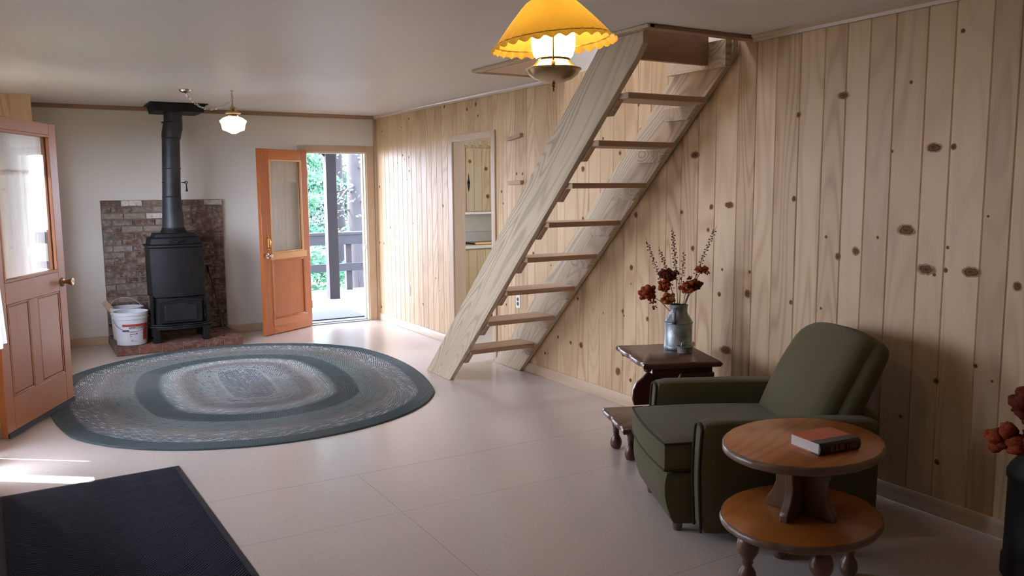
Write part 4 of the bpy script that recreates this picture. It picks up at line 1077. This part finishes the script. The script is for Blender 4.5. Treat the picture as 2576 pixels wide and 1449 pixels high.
# ------------------------------------------------------------------ braided rug
RC, RROT, RL, RR = (1.50, 6.855), -.06, .375, 1.43
b = MB(); dv = .0175; rows = int(RR/dv); ns = 216
def stad(d, k):
    per = 4*RL+2*PI*max(d, .02); s = per*k/ns
    # start at right side middle, going round
    dd = max(d, .001); L2 = 2*RL; arc = PI*dd; u = (k/ns)
    q = u*4  # even distribution by angle for the mesh
    a = 2*PI*u
    # rounded outline: direction angle based
    cx_, sy_ = math.cos(a), math.sin(a)
    y0 = RL*max(-1, min(1, sy_*2.2))
    return dd*cx_, y0+dd*sy_
ring = []; vs = []; fs = []; uvs = []
def arcs(d):
    pts = [stad(d, k) for k in range(ns+1)]; L = [0.0]
    for p, q in zip(pts, pts[1:]): L.append(L[-1]+math.hypot(q[0]-p[0], q[1]-p[1]))
    return pts, L
sub = [0, .5]
levels = []
d = .0
for r in range(rows):
    for s_ in sub: levels.append(((r+s_)*dv, .009+(.0035 if s_ else 0)))
levels.append((rows*dv, .008)); levels.append((rows*dv+.003, .001))
data = []
wr = random.Random(3)
for (dd, zz) in levels:
    pts, L = arcs(max(dd, .0008)); data.append((pts, L, dd, zz))
for i, (pts, L, dd, zz) in enumerate(data):
    for k in range(ns):
        x, y_ = pts[k]; w = noise.noise(Vector((x*1.6, y_*1.6, 0)))*.006+.004*noise.noise(Vector((x*9, y_*9, 3)))
        vs.append((x*(1+.006*math.sin(5*2*PI*k/ns)*dd), y_, max(.001, zz+abs(w)*.5)))
for i in range(len(data)-1):
    for k in range(ns):
        k2 = (k+1) % ns; a0, a1 = data[i][1][k], data[i][1][k+1]; b0, b1 = data[i+1][1][k], data[i+1][1][k+1]
        fs.append((i*ns+k, (i+1)*ns+k, (i+1)*ns+k2, i*ns+k2)); uvs.append([(a0, data[i][2]), (b0, data[i+1][2]), (b1, data[i+1][2]), (a1, data[i][2])])
b.add(vs, fs, uvs=uvs)
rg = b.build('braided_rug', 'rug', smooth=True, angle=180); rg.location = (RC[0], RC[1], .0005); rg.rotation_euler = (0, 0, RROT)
tag(rg, 'large oval braided rug in teal, grey and navy rings on the pale floor', 'rug')

# dark mat
t = empty('door_mat', (0.265, 4.15, 0), .035, 'near-black ribbed mat on the floor at the lower left', 'mat')
b = MB(); b.box(-.42, .42, -.83, .76, .002, .013); b.build('ribbed_pile', 'mat', t)
b = MB()
for q in ((-.45, .45, .76, .79), (-.45, .45, -.86, -.83), (-.45, -.42, -.83, .76), (.42, .45, -.83, .76)): b.box(q[0], q[1], q[2], q[3], .0005, .009)
b.build('rubber_border', 'green_rubber', t, bevel=.002)

# ------------------------------------------------------------------ armchair
CO = Vector((2.683, 2.985, 0)); ca_ = math.atan2(.435, -.90)
ac = empty('armchair', CO, ca_, 'olive green upholstered club armchair facing the room', 'armchair')
# base
def fbase(v):
    x, y_, z = v; t_ = (z+.13)/.26
    if x > 0: x += .045*math.sin(min(1, max(0, t_))*PI*.75)-.005*(1-t_)
    return (x-.33, y_*(1-.03*(1-t_)), z+.175)
b = MB(); b.rbox(.43, .318, .128, .022, (14, 14, 8), fbase); b.build('seat_base', 'olive', ac, smooth=True, angle=60)
def fcush(v):
    x, y_, z = v; k = 1-(x/.36)**2; k2 = 1-(y_/.335)**2
    if z > 0: z += .028*max(0, k)**.6*max(0, k2)**.6
    x2 = x+.02*math.cos(y_/.335*PI/2)*(1 if x > 0 else 0)
    return (x2-.215, y_, z+.372)
b = MB(); b.rbox(.36, .322, .068, .018, (16, 16, 6), fcush); cu = b.build('seat_cushion', 'olive', ac, smooth=True, angle=60)
def piping(fn, hx, hy, z, r=.0055, n=24, parent=None, nm='piping'):
    pts = []
    e = .012
    for i in range(n): pts.append((hx-e*0, -hy+2*hy*i/n, z))
    for i in range(n): pts.append((hx-2*hx*i/n, hy, z))
    for i in range(n): pts.append((-hx, hy-2*hy*i/n, z))
    for i in range(n): pts.append((-hx+2*hx*i/n, -hy, z))
    b = MB(); b.tube([fn(p) for p in pts], r, 6, closed=True); return b.build(nm, 'olive_pipe', parent, smooth=True)
piping(fcush, .356, .318, .060, parent=cu); piping(fcush, .356, .318, -.060, parent=cu)
# arms
for sg in (-1, 1):
    def farm(v, sg=sg):
        x, y_, z = v; t_ = (z+.26)/.52
        bulge = .012*math.sin(min(1, max(0, t_))*PI)
        y2 = y_*(1+.0)+(.0 if t_ > .3 else (.3-t_)*-.06*sg*(1 if y_*sg < 0 else .6))
        x2 = x+(.018*math.sin(t_*PI*.9) if x > 0 else 0)
        return (x2-.40, sg*.388+y2*1.0, z+.305-.012*max(0, (.0-x)/.4)*(1 if z > 0 else 0))
    b = MB(); b.rbox(.40, .062, .258, .035, (14, 8, 14), farm); am = b.build('arm', 'olive', ac, smooth=True, angle=60)
    b = MB(); pts = []
    for i in range(15): pts.append((.402, -.046, -.245+.46*i/14))
    for i in range(9): a = PI-PI*i/8; pts.append((.402, .046*math.cos(a), .215+.028*math.sin(a)))
    for i in range(15): pts.append((.402, .046, .215-.46*i/14))
    b.tube([farm(p) for p in pts], .006, 6); b.build('piping', 'olive_pipe', am, smooth=True)
# back: leaning cushion with rounded top
def fback(v):
    x, y_, z = v; t_ = (z+.26)/.52
    lean = -.49-.20*t_-.055*t_*t_
    k = 1-(y_/.36)**2
    top = .035*max(0, k)
    sh_ = max(0, t_-.62)/.38
    yy = y_*(1-.07*sh_**1.6)
    xx = x*(1.0-.12*t_)+(.022*max(0, k)*math.sin(t_*PI) if x > 0 else 0)
    return (lean+xx-.07, yy, z+.60+top*t_)
b = MB(); b.rbox(.080, .325, .262, .070, (10, 18, 16), fback); bk = b.build('backrest', 'olive', ac, smooth=True, angle=70)
def fshell(v):
    p = fback((v[0]-.06, v[1], v[2])); return (p[0], p[1]*.97, p[2]-.012)
b = MB(); b.rbox(.075, .365, .262, .072, (10, 18, 16), fshell); bw = b.build('back_shell', 'olive', ac, smooth=True, angle=70)
for sg in (-1, 1):
    b = MB(); pts = [fback((-.012-.02*i/20, sg*.327, -.2+.40*i/20)) for i in range(21)]
    b.tube(pts, .005, 6); b.build('piping', 'olive_pipe', bk, smooth=True)
def fsb(v):
    x, y_, z = v; t_ = (z+.3)/.6
    return (-.775+x-.03*t_, y_, z+.31)
b = MB(); b.rbox(.045, .36, .25, .035, (6, 16, 12), fsb); b.build('outer_back', 'olive', ac, smooth=True, angle=60)
for (lx, ly) in ((.055, .24), (.055, -.24), (-.74, .36), (-.74, -.36)):
    b = MB(); b.lathe([(.018, 0), (.022, .01), (.026, .06)], (lx, ly, 0), 16); b.build('foot', 'maple_dark', ac, smooth=True)

# ------------------------------------------------------------------ round two-tier table
TC = (2.60, 2.155); ta = math.radians(14)
rt = empty('round_side_table', (TC[0], TC[1], 0), ta, 'two-tier round maple side table with turned feet in the lower right', 'table')
def disc(a, bb_, z0, z1, nm, ph, seed):
    r = random.Random(seed); n = 120; rad = []
    for k in range(n):
        q = 2*PI*k/n; w = 1-.012*max(0, math.sin(q*9+ph))**3-.008*max(0, math.sin(q*14+ph*2))**4
        rad.append(w)
    b = MB(); prof = [(.965, z0), (.99, z0+.006), (1.0, z0+.014), (1.0, z1-.012), (.988, z1-.004), (.972, z1)]
    vs = []; fs = []; mi = []
    for s_, z in prof:
        for k in range(n):
            q = 2*PI*k/n; w = rad[k] if z > (z0+z1)/2 else 1-(1-rad[k])*.6
            vs.append((a*s_*w*math.cos(q), bb_*s_*w*math.sin(q), z))
    b.add([], [])
    for j in range(len(prof)-1):
        fs = [(j*n+k, j*n+(k+1) % n, (j+1)*n+(k+1) % n, (j+1)*n+k) for k in range(n)]
        if j == 0: b.add(vs, fs, 1)
        else:
            for f in fs: b.f.append(f); b.mi.append(1)
    b.f.append(tuple((len(prof)-1)*n+k for k in range(n))); b.mi.append(0)
    b.f.append(tuple(range(n))[::-1]); b.mi.append(1)
    return b.build(nm, ['maple', 'maple_edge'], rt, smooth=True, angle=40)
disc(.362, .292, .548, .583, 'table_top', .6, 1)
disc(.352, .300, .252, .285, 'lower_shelf', 1.9, 2)
for k in range(2):
    b = MB(); prof = []
    zs = [(.2855, .145), (.31, .147), (.33, .135), (.36, .116), (.40, .102), (.43, .104), (.455, .112), (.475, .108), (.49, .098), (.52, .100), (.5475, .112)]
    pts = [(w, z) for z, w in zs]+[(-w, z) for z, w in zs[::-1]]
    if k == 0: b.prism(pts, -.017, .017, 'Y')
    else:
        b.prism([(w, z) for z, w in zs]+[(.018, .5475), (.018, .2855)], -.017, .017, 'X'); b.prism([(-.018, .2855), (-.018, .5475)]+[(-w, z) for z, w in zs[::-1]], -.017, .017, 'X')
    b.build('pedestal_board', 'maple_dark', rt, bevel=.004)
for k in range(4):
    a = PI/4+k*PI/2+.12; lx, ly = .235*math.cos(a), .20*math.sin(a); b = MB()
    b.lathe([(.014, 0), (.024, .004), (.033, .02), (.036, .04), (.032, .062), (.020, .082), (.018, .092), (.023, .100), (.021, .112), (.030, .125), (.043, .150), (.045, .172), (.040, .195), (.030, .212), (.028, .216), (.034, .224), (.035, .2515)], (lx, ly, 0), 24)
    b.build('leg', 'maple_dark', rt, smooth=True, angle=50)

# book
bk_c = (2.60, 2.055, .5835); dirx = Vector((2.697-2.497, 1.972-1.995, 0)); bang = math.atan2(dirx.y, dirx.x)
bo = empty('hardback_book', bk_c, bang, 'thick hardback book with a red cover and black spine on the round table', 'book')
# x along the spine, -y spine side
BW_, BD_, BT = .100, .078, .046
b = MB(); b.box(-BW_+.004, BW_-.004, -BD_+.006, BD_-.004, .0035, BT-.0035); b.build('page_block', 'paper', bo)
b = MB(); b.box(-BW_, BW_, -BD_+.045, BD_, BT-.003, BT); b.box(-BW_, BW_, -BD_+.045, BD_, 0, .003)
t = NT('red_cloth_cover'); n_ = t.n('TexVoronoi', {'Vector': t.obj(), 'Scale': 330.0}).outputs[0]
M['book_red'] = t.done(t.bsdf(color=t.mix(t.ramp(n_, [(.3, 0.0), (.55, 1.0)]), (.52, .085, .045), (.62, .20, .12)), rough=.7))
b.build('cover_board', 'book_red', bo)
b = MB(); pts = [(-BD_+.045, BT+.0004), (-BD_+.004, BT+.0004), (-BD_-.003, BT-.006), (-BD_-.006, BT/2), (-BD_-.003, .006), (-BD_+.004, -.0001), (-BD_+.045, -.0001), (-BD_+.045, .003), (-BD_+.006, .0032), (-BD_+.005, BT-.0032), (-BD_+.045, BT-.003)]
b.prism(pts, -BW_-.0005, BW_+.0005, 'X'); sp = b.build('spine', 'black_enamel', bo, bevel=.001)
M['gilt'] = plain('faded_gilt', (.16, .075, .04), .5, .3)
b = MB()
for x0, x1 in ((-.055, -.035), (-.028, -.012), (-.008, .015), (.028, .034), (.042, .078)): b.box(x0, x1, -BD_-.0072, -BD_-.0062, .012, BT-.012)
b.build('spine_bands', 'gilt', sp)

# ------------------------------------------------------------------ step end table
A_ = Vector((3.119, 4.03, 0)); B_ = Vector((2.939, 3.493, 0)); D_ = Vector((3.53, 3.865, 0))
sang = math.atan2((D_-A_).y, (D_-A_).x)      # local x = towards the wall, local -y = towards camera
et = empty('step_end_table', A_, sang, 'dark walnut-stained step end table with wavy carved edges beside the armchair', 'table')
Wd, Dp = .455, .565
def wavy(x0, x1, y0, y1, z0, z1, nm, ph):
    b = MB(); n = 26; out = []
    for i in range(n): u = i/n; out.append((x0+.009*max(0, math.sin(u*PI*5+ph))**2, y1+(y0-y1)*u, 1))
    for i in range(n): u = i/n; out.append((x0+(x1-x0)*u, y0+.006*max(0, math.sin(u*PI*4+ph))**2, 1))
    out.append((x1, y0, 0)); out.append((x1, y1, 0))
    for i in range(n): u = i/n; out.append((x1+(x0-x1)*u, y1-.005*max(0, math.sin(u*PI*4+ph))**2, 1))
    m = len(out); cx_ = (x0+x1)/2; cy_ = (y0+y1)/2
    def ringp(z, ins): return [(x+(ins if x < cx_ else -ins)*(1 if f else 1), y+(ins if y < cy_ else -ins), z) for x, y, f in out]
    vs = ringp(z0, .006)+ringp(z0+.008, 0)+ringp(z1-.010, -.001)+ringp(z1, .008)
    fs = [tuple(range(m))]+[tuple(3*m+k for k in range(m))[::-1]]
    for j in range(3): fs += [(j*m+k, (j+1)*m+k, (j+1)*m+(k+1) % m, j*m+(k+1) % m) for k in range(m)]
    b.add(vs, fs); return b.build(nm, 'walnut', et, merge=True, smooth=True, angle=50)
wavy(0, Wd, -Dp, 0, .575, .608, 'table_top', .4)
lo = (et.matrix_basis if False else None)
import mathutils
Ri = Matrix.Rotation(-sang, 3, 'Z'); q = Ri @ (Vector((2.986, 3.999, 0))-A_)
wavy(q.x, Wd, -Dp+.0, q.y, .208, .24, 'lower_shelf', 1.2)
b = MB(); b.box(.07, Wd-.03, -Dp+.06, -.06, .535, .574); b.build('apron', 'walnut', et, bevel=.003)
for yy in (-.075, -Dp+.05):
    b = MB(); b.prism([(.10, .2405), (Wd-.02, .2405), (Wd-.02, .535), (.24, .535), (.20, .47), (.155, .415), (.115, .385), (.092, .34), (.088, .28)], yy, yy+.024, 'Y'); b.build('side_bracket', 'walnut', et, bevel=.006)
b = MB(); b.box(Wd-.045, Wd-.02, -Dp+.075, -.076, .2405, .535); b.build('back_panel', 'walnut', et, bevel=.003)
for yy in (-.05, -Dp+.07):
    b = MB(); b.lathe([(.012, .548), (.02, .552), (.024, .562), (.02, .5735)], (.045, yy, 0), 16); b.build('turned_drop', 'walnut', et, smooth=True)
for (lx, ly) in ((q.x+.075, q.y-.075), (q.x+.10, -Dp+.19), (Wd-.06, q.y-.075), (Wd-.06, -Dp+.07)):
    b = MB(); b.lathe([(.012, 0), (.026, .006), (.034, .026), (.036, .045), (.032, .065), (.020, .088), (.017, .092), (.021, .097), (.017, .103), (.021, .109), (.017, .115), (.021, .121), (.019, .130), (.024, .15), (.032, .175), (.034, .2085)], (lx, ly, 0), 24)
    b.build('leg', 'walnut', et, smooth=True, angle=60)

# ------------------------------------------------------------------ milk cans
CC = Vector((3.378, 3.752, .6085))
mc = empty('milk_can', CC, 0, 'small galvanised milk can used as a vase on the dark end table', 'milk can')
b = MB(); b.lathe([(.083, 0), (.085, .003), (.085, .022), (.083, .024), (.083, .155), (.087, .158), (.087, .165), (.083, .168)], seg=48); b.lathe([(.083, .168), (.075, .182), (.056, .212), (.052, .222), (.052, .256), (.055, .262), (.056, .268), (.052, .27), (.047, .266), (.047, .215), (.046, .18)], seg=48, cap=False)
b.build('body', 'galv', mc, smooth=True, angle=50)
hd = Vector((-.95, -.30, 0)).normalized(); hd = Vector((-.86, -.52, 0)).normalized()
b = MB(); pts = [(.052, .25), (.070, .252), (.086, .235), (.092, .21), (.090, .18), (.086, .160)]
pr = [Vector((hd.x*r, hd.y*r, z)) for r, z in pts]; pd = Vector((-hd.y, hd.x, 0))*.012
vs = []; fs = []
for i, p in enumerate(pr): vs += [p+pd, p-pd]
for i in range(len(pr)-1): fs.append((2*i, 2*i+1, 2*i+3, 2*i+2))
b.add(vs, fs); b.build('handle', 'galv_dark', mc, solid=.003, smooth=True, angle=70)
ld_ = empty('milk_can_cover', (3.330, 3.640, .6085), 0, 'round metal lid with a strap grip lying in front of the small milk can', 'lid')
b = MB(); b.lathe([(.044, 0), (.044, .030), (.050, .033), (.050, .037), (.044, .039), (.03, .034), (.001, .033)], seg=36); b.build('body', 'galv_dark', ld_, smooth=True, angle=50)
b = MB(); b.tube([(-.028, 0, .036), (-.024, 0, .055), (-.006, 0, .064), (.010, 0, .062), (.022, 0, .050), (.024, 0, .036)], .0042, 8); b.build('grip', 'galv', ld_, smooth=True)

BCc = Vector((3.455, 1.66, 0))
bcn = empty('large_milk_can', BCc, 0, 'large charcoal milk can at the right edge holding dried flowers', 'milk can')
b = MB(); b.lathe([(.140, 0), (.150, .004), (.150, .075), (.143, .085), (.141, .40), (.148, .41), (.148, .435), (.138, .455), (.09, .52), (.082, .535), (.082, .60), (.095, .615), (.095, .625), (.078, .625), (.076, .55), (.08, .5)], seg=48, cap=True)
b.build('body', 'can_dark', bcn, smooth=True, angle=50)

# ------------------------------------------------------------------ dried flowers
def bloom(mb, c, r, rg, n=26, mi=0, flat=1.0):
    c = Vector(c)
    for _ in range(n):
        d = Vector((rg.gauss(0, 1), rg.gauss(0, 1), rg.gauss(0, 1))).normalized(); q = c+d*r*rg.uniform(.45, .88)
        q.z = c.z+(q.z-c.z)*flat
        mb.ball(q, r*rg.uniform(.20, .36), 2 if r > .05 else 1, mi, .22, (1, 1, .85), rg)
def flower(base, top, r, label, mt, seed, grp, flat=.85, extra=()):
    r *= 1.36
    rg = random.Random(seed); base = Vector(base); top = Vector(top)
    t = empty('dried_flower', base, 0, label, 'dried flower', grp)
    rel = top-base; b = MB(); mid = rel*.5+Vector((0, 0, .02)); b.tube([(0, 0, 0), mid*.98, rel], .0022, 6); b.build('stem', 'stem', t, smooth=True)
    b = MB(); bloom(b, rel, r, rg, 34, 0, flat)
    for (dx, dy, dz, rr) in extra: bloom(b, rel+Vector((dx, dy, dz)), rr, rg, 16, 0, flat)
    b.build('bloom', mt, t, smooth=True, angle=80)
def stalk(base, top, label, seed, grp, r0=.12, pod=.0056, n=34):
    rg = random.Random(seed); base = Vector(base); top = Vector(top); rel = top-base
    t = empty('seed_stalk', base, 0, label, 'dried stalk', grp)
    b = MB(); bend = Vector((rg.uniform(-.01, .01), rg.uniform(-.01, .01), 0)); P = lambda u: rel*u+bend*math.sin(u*PI)
    b.tube([P(i/10) for i in range(11)], [.0024-.0014*i/10 for i in range(11)], 6); b.build('stem', 'stem', t, smooth=True)
    b = MB()
    for i in range(n):
        u = r0+(.96-r0)*(i/n)**.9; a = i*2.4+rg.uniform(-.4, .4); rr = .017*(1.15-u*.55)*rg.uniform(.6, 1.1); p = P(u)
        q = p+Vector((math.cos(a)*rr, math.sin(a)*rr, rg.uniform(-.002, .004))); b.ball(q, pod*rg.uniform(.75, 1.15), 1, 0, 0, (1, 1, .8)); b.tube([p, q], .0008, 4)
    o = b.build('seed_pods', 'berry', t, smooth=True); o['kind'] = 'stuff'
G1 = 'dried bouquet in the small milk can'
nb_ = CC+Vector((0, 0, .20))
J = lambda x, y: nb_+Vector((x, y, 0))
flower(J(-.025, .012), (3.238, 3.878, .94), .040, 'dark rust bloom drooping farthest left of the small can', 'bloom_rust', 1, G1, 1, ((.022, -.02, -.045, .026), (.034, -.03, -.085, .019)))
flower(J(-.015, .01), (3.300, 3.80, .992), .034, 'rust red bloom just left of centre above the small can', 'bloom_rust', 2, G1)
flower(J(0, .015), (3.345, 3.82, 1.052), .040, 'dark bloom at the back, highest in the middle of the bouquet', 'bloom_dark', 3, G1, .85, ((.045, -.03, .01, .024),))
flower(J(-.012, -.01), (3.310, 3.775, .916), .034, 'orange bloom low over the rim on the left of the small can', 'bloom_orange', 4, G1, .9, ((-.025, .01, -.02, .02),))
flower(J(.012, -.012), (3.395, 3.70, .985), .036, 'rust orange bloom right of centre above the small can', 'bloom_rust', 5, G1)
flower(J(.02, 0), (3.452, 3.69, 1.0), .034, 'dark red bloom at the right of the bouquet, below the highest right one', 'bloom_dark', 6, G1, .9, ((-.03, .02, .04, .02),))
flower(J(.015, .01), (3.478, 3.665, 1.088), .030, 'rust bloom farthest right and highest in the bouquet', 'bloom_rust', 7, G1, .7, ((.022, -.02, -.018, .018), (-.022, .02, .0, .018)))
stalk(J(-.02, 0), (3.229, 3.886, 1.273), 'brown seed stalk leaning farthest left out of the small can', 21, G1, .35)
stalk(J(-.01, .005), (3.285, 3.836, 1.226), 'brown seed stalk second from the left in the small can', 22, G1, .40)
stalk(J(0, 0), (3.346, 3.782, 1.343), 'tall upright seed stalk in the middle of the bouquet', 23, G1, .40, n=44)
stalk(J(.01, .01), (3.399, 3.734, 1.208), 'short thin seed stalk right of the tall middle one', 24, G1, .45, n=20)
stalk(J(.018, -.005), (3.537, 3.61, 1.353), 'long seed stalk leaning to the right out of the small can', 25, G1, .45, n=36)
G2 = 'dried flowers in the large milk can'
nb2 = BCc+Vector((0, 0, .56))
flower(nb2+Vector((-.02, 0, 0)), (3.352, 1.755, .565), .068, 'rust bloom drooping over the shoulder of the large can at the right edge', 'bloom_rust', 31, G2, .8, ((-.03, .035, .015, .030), (.05, -.05, .0, .05)))
flower(nb2+Vector((.01, .01, 0)), (3.40, 1.715, .715), .068, 'dark bloom above the others in the large can at the right edge', 'bloom_dark', 32, G2, .9, ((.05, -.05, .03, .05),))

for o in bpy.data.objects:
    if o.type == 'MESH' and o.parent is None and 'kind' not in o and 'label' not in o: print('UNTAGGED', o.name)
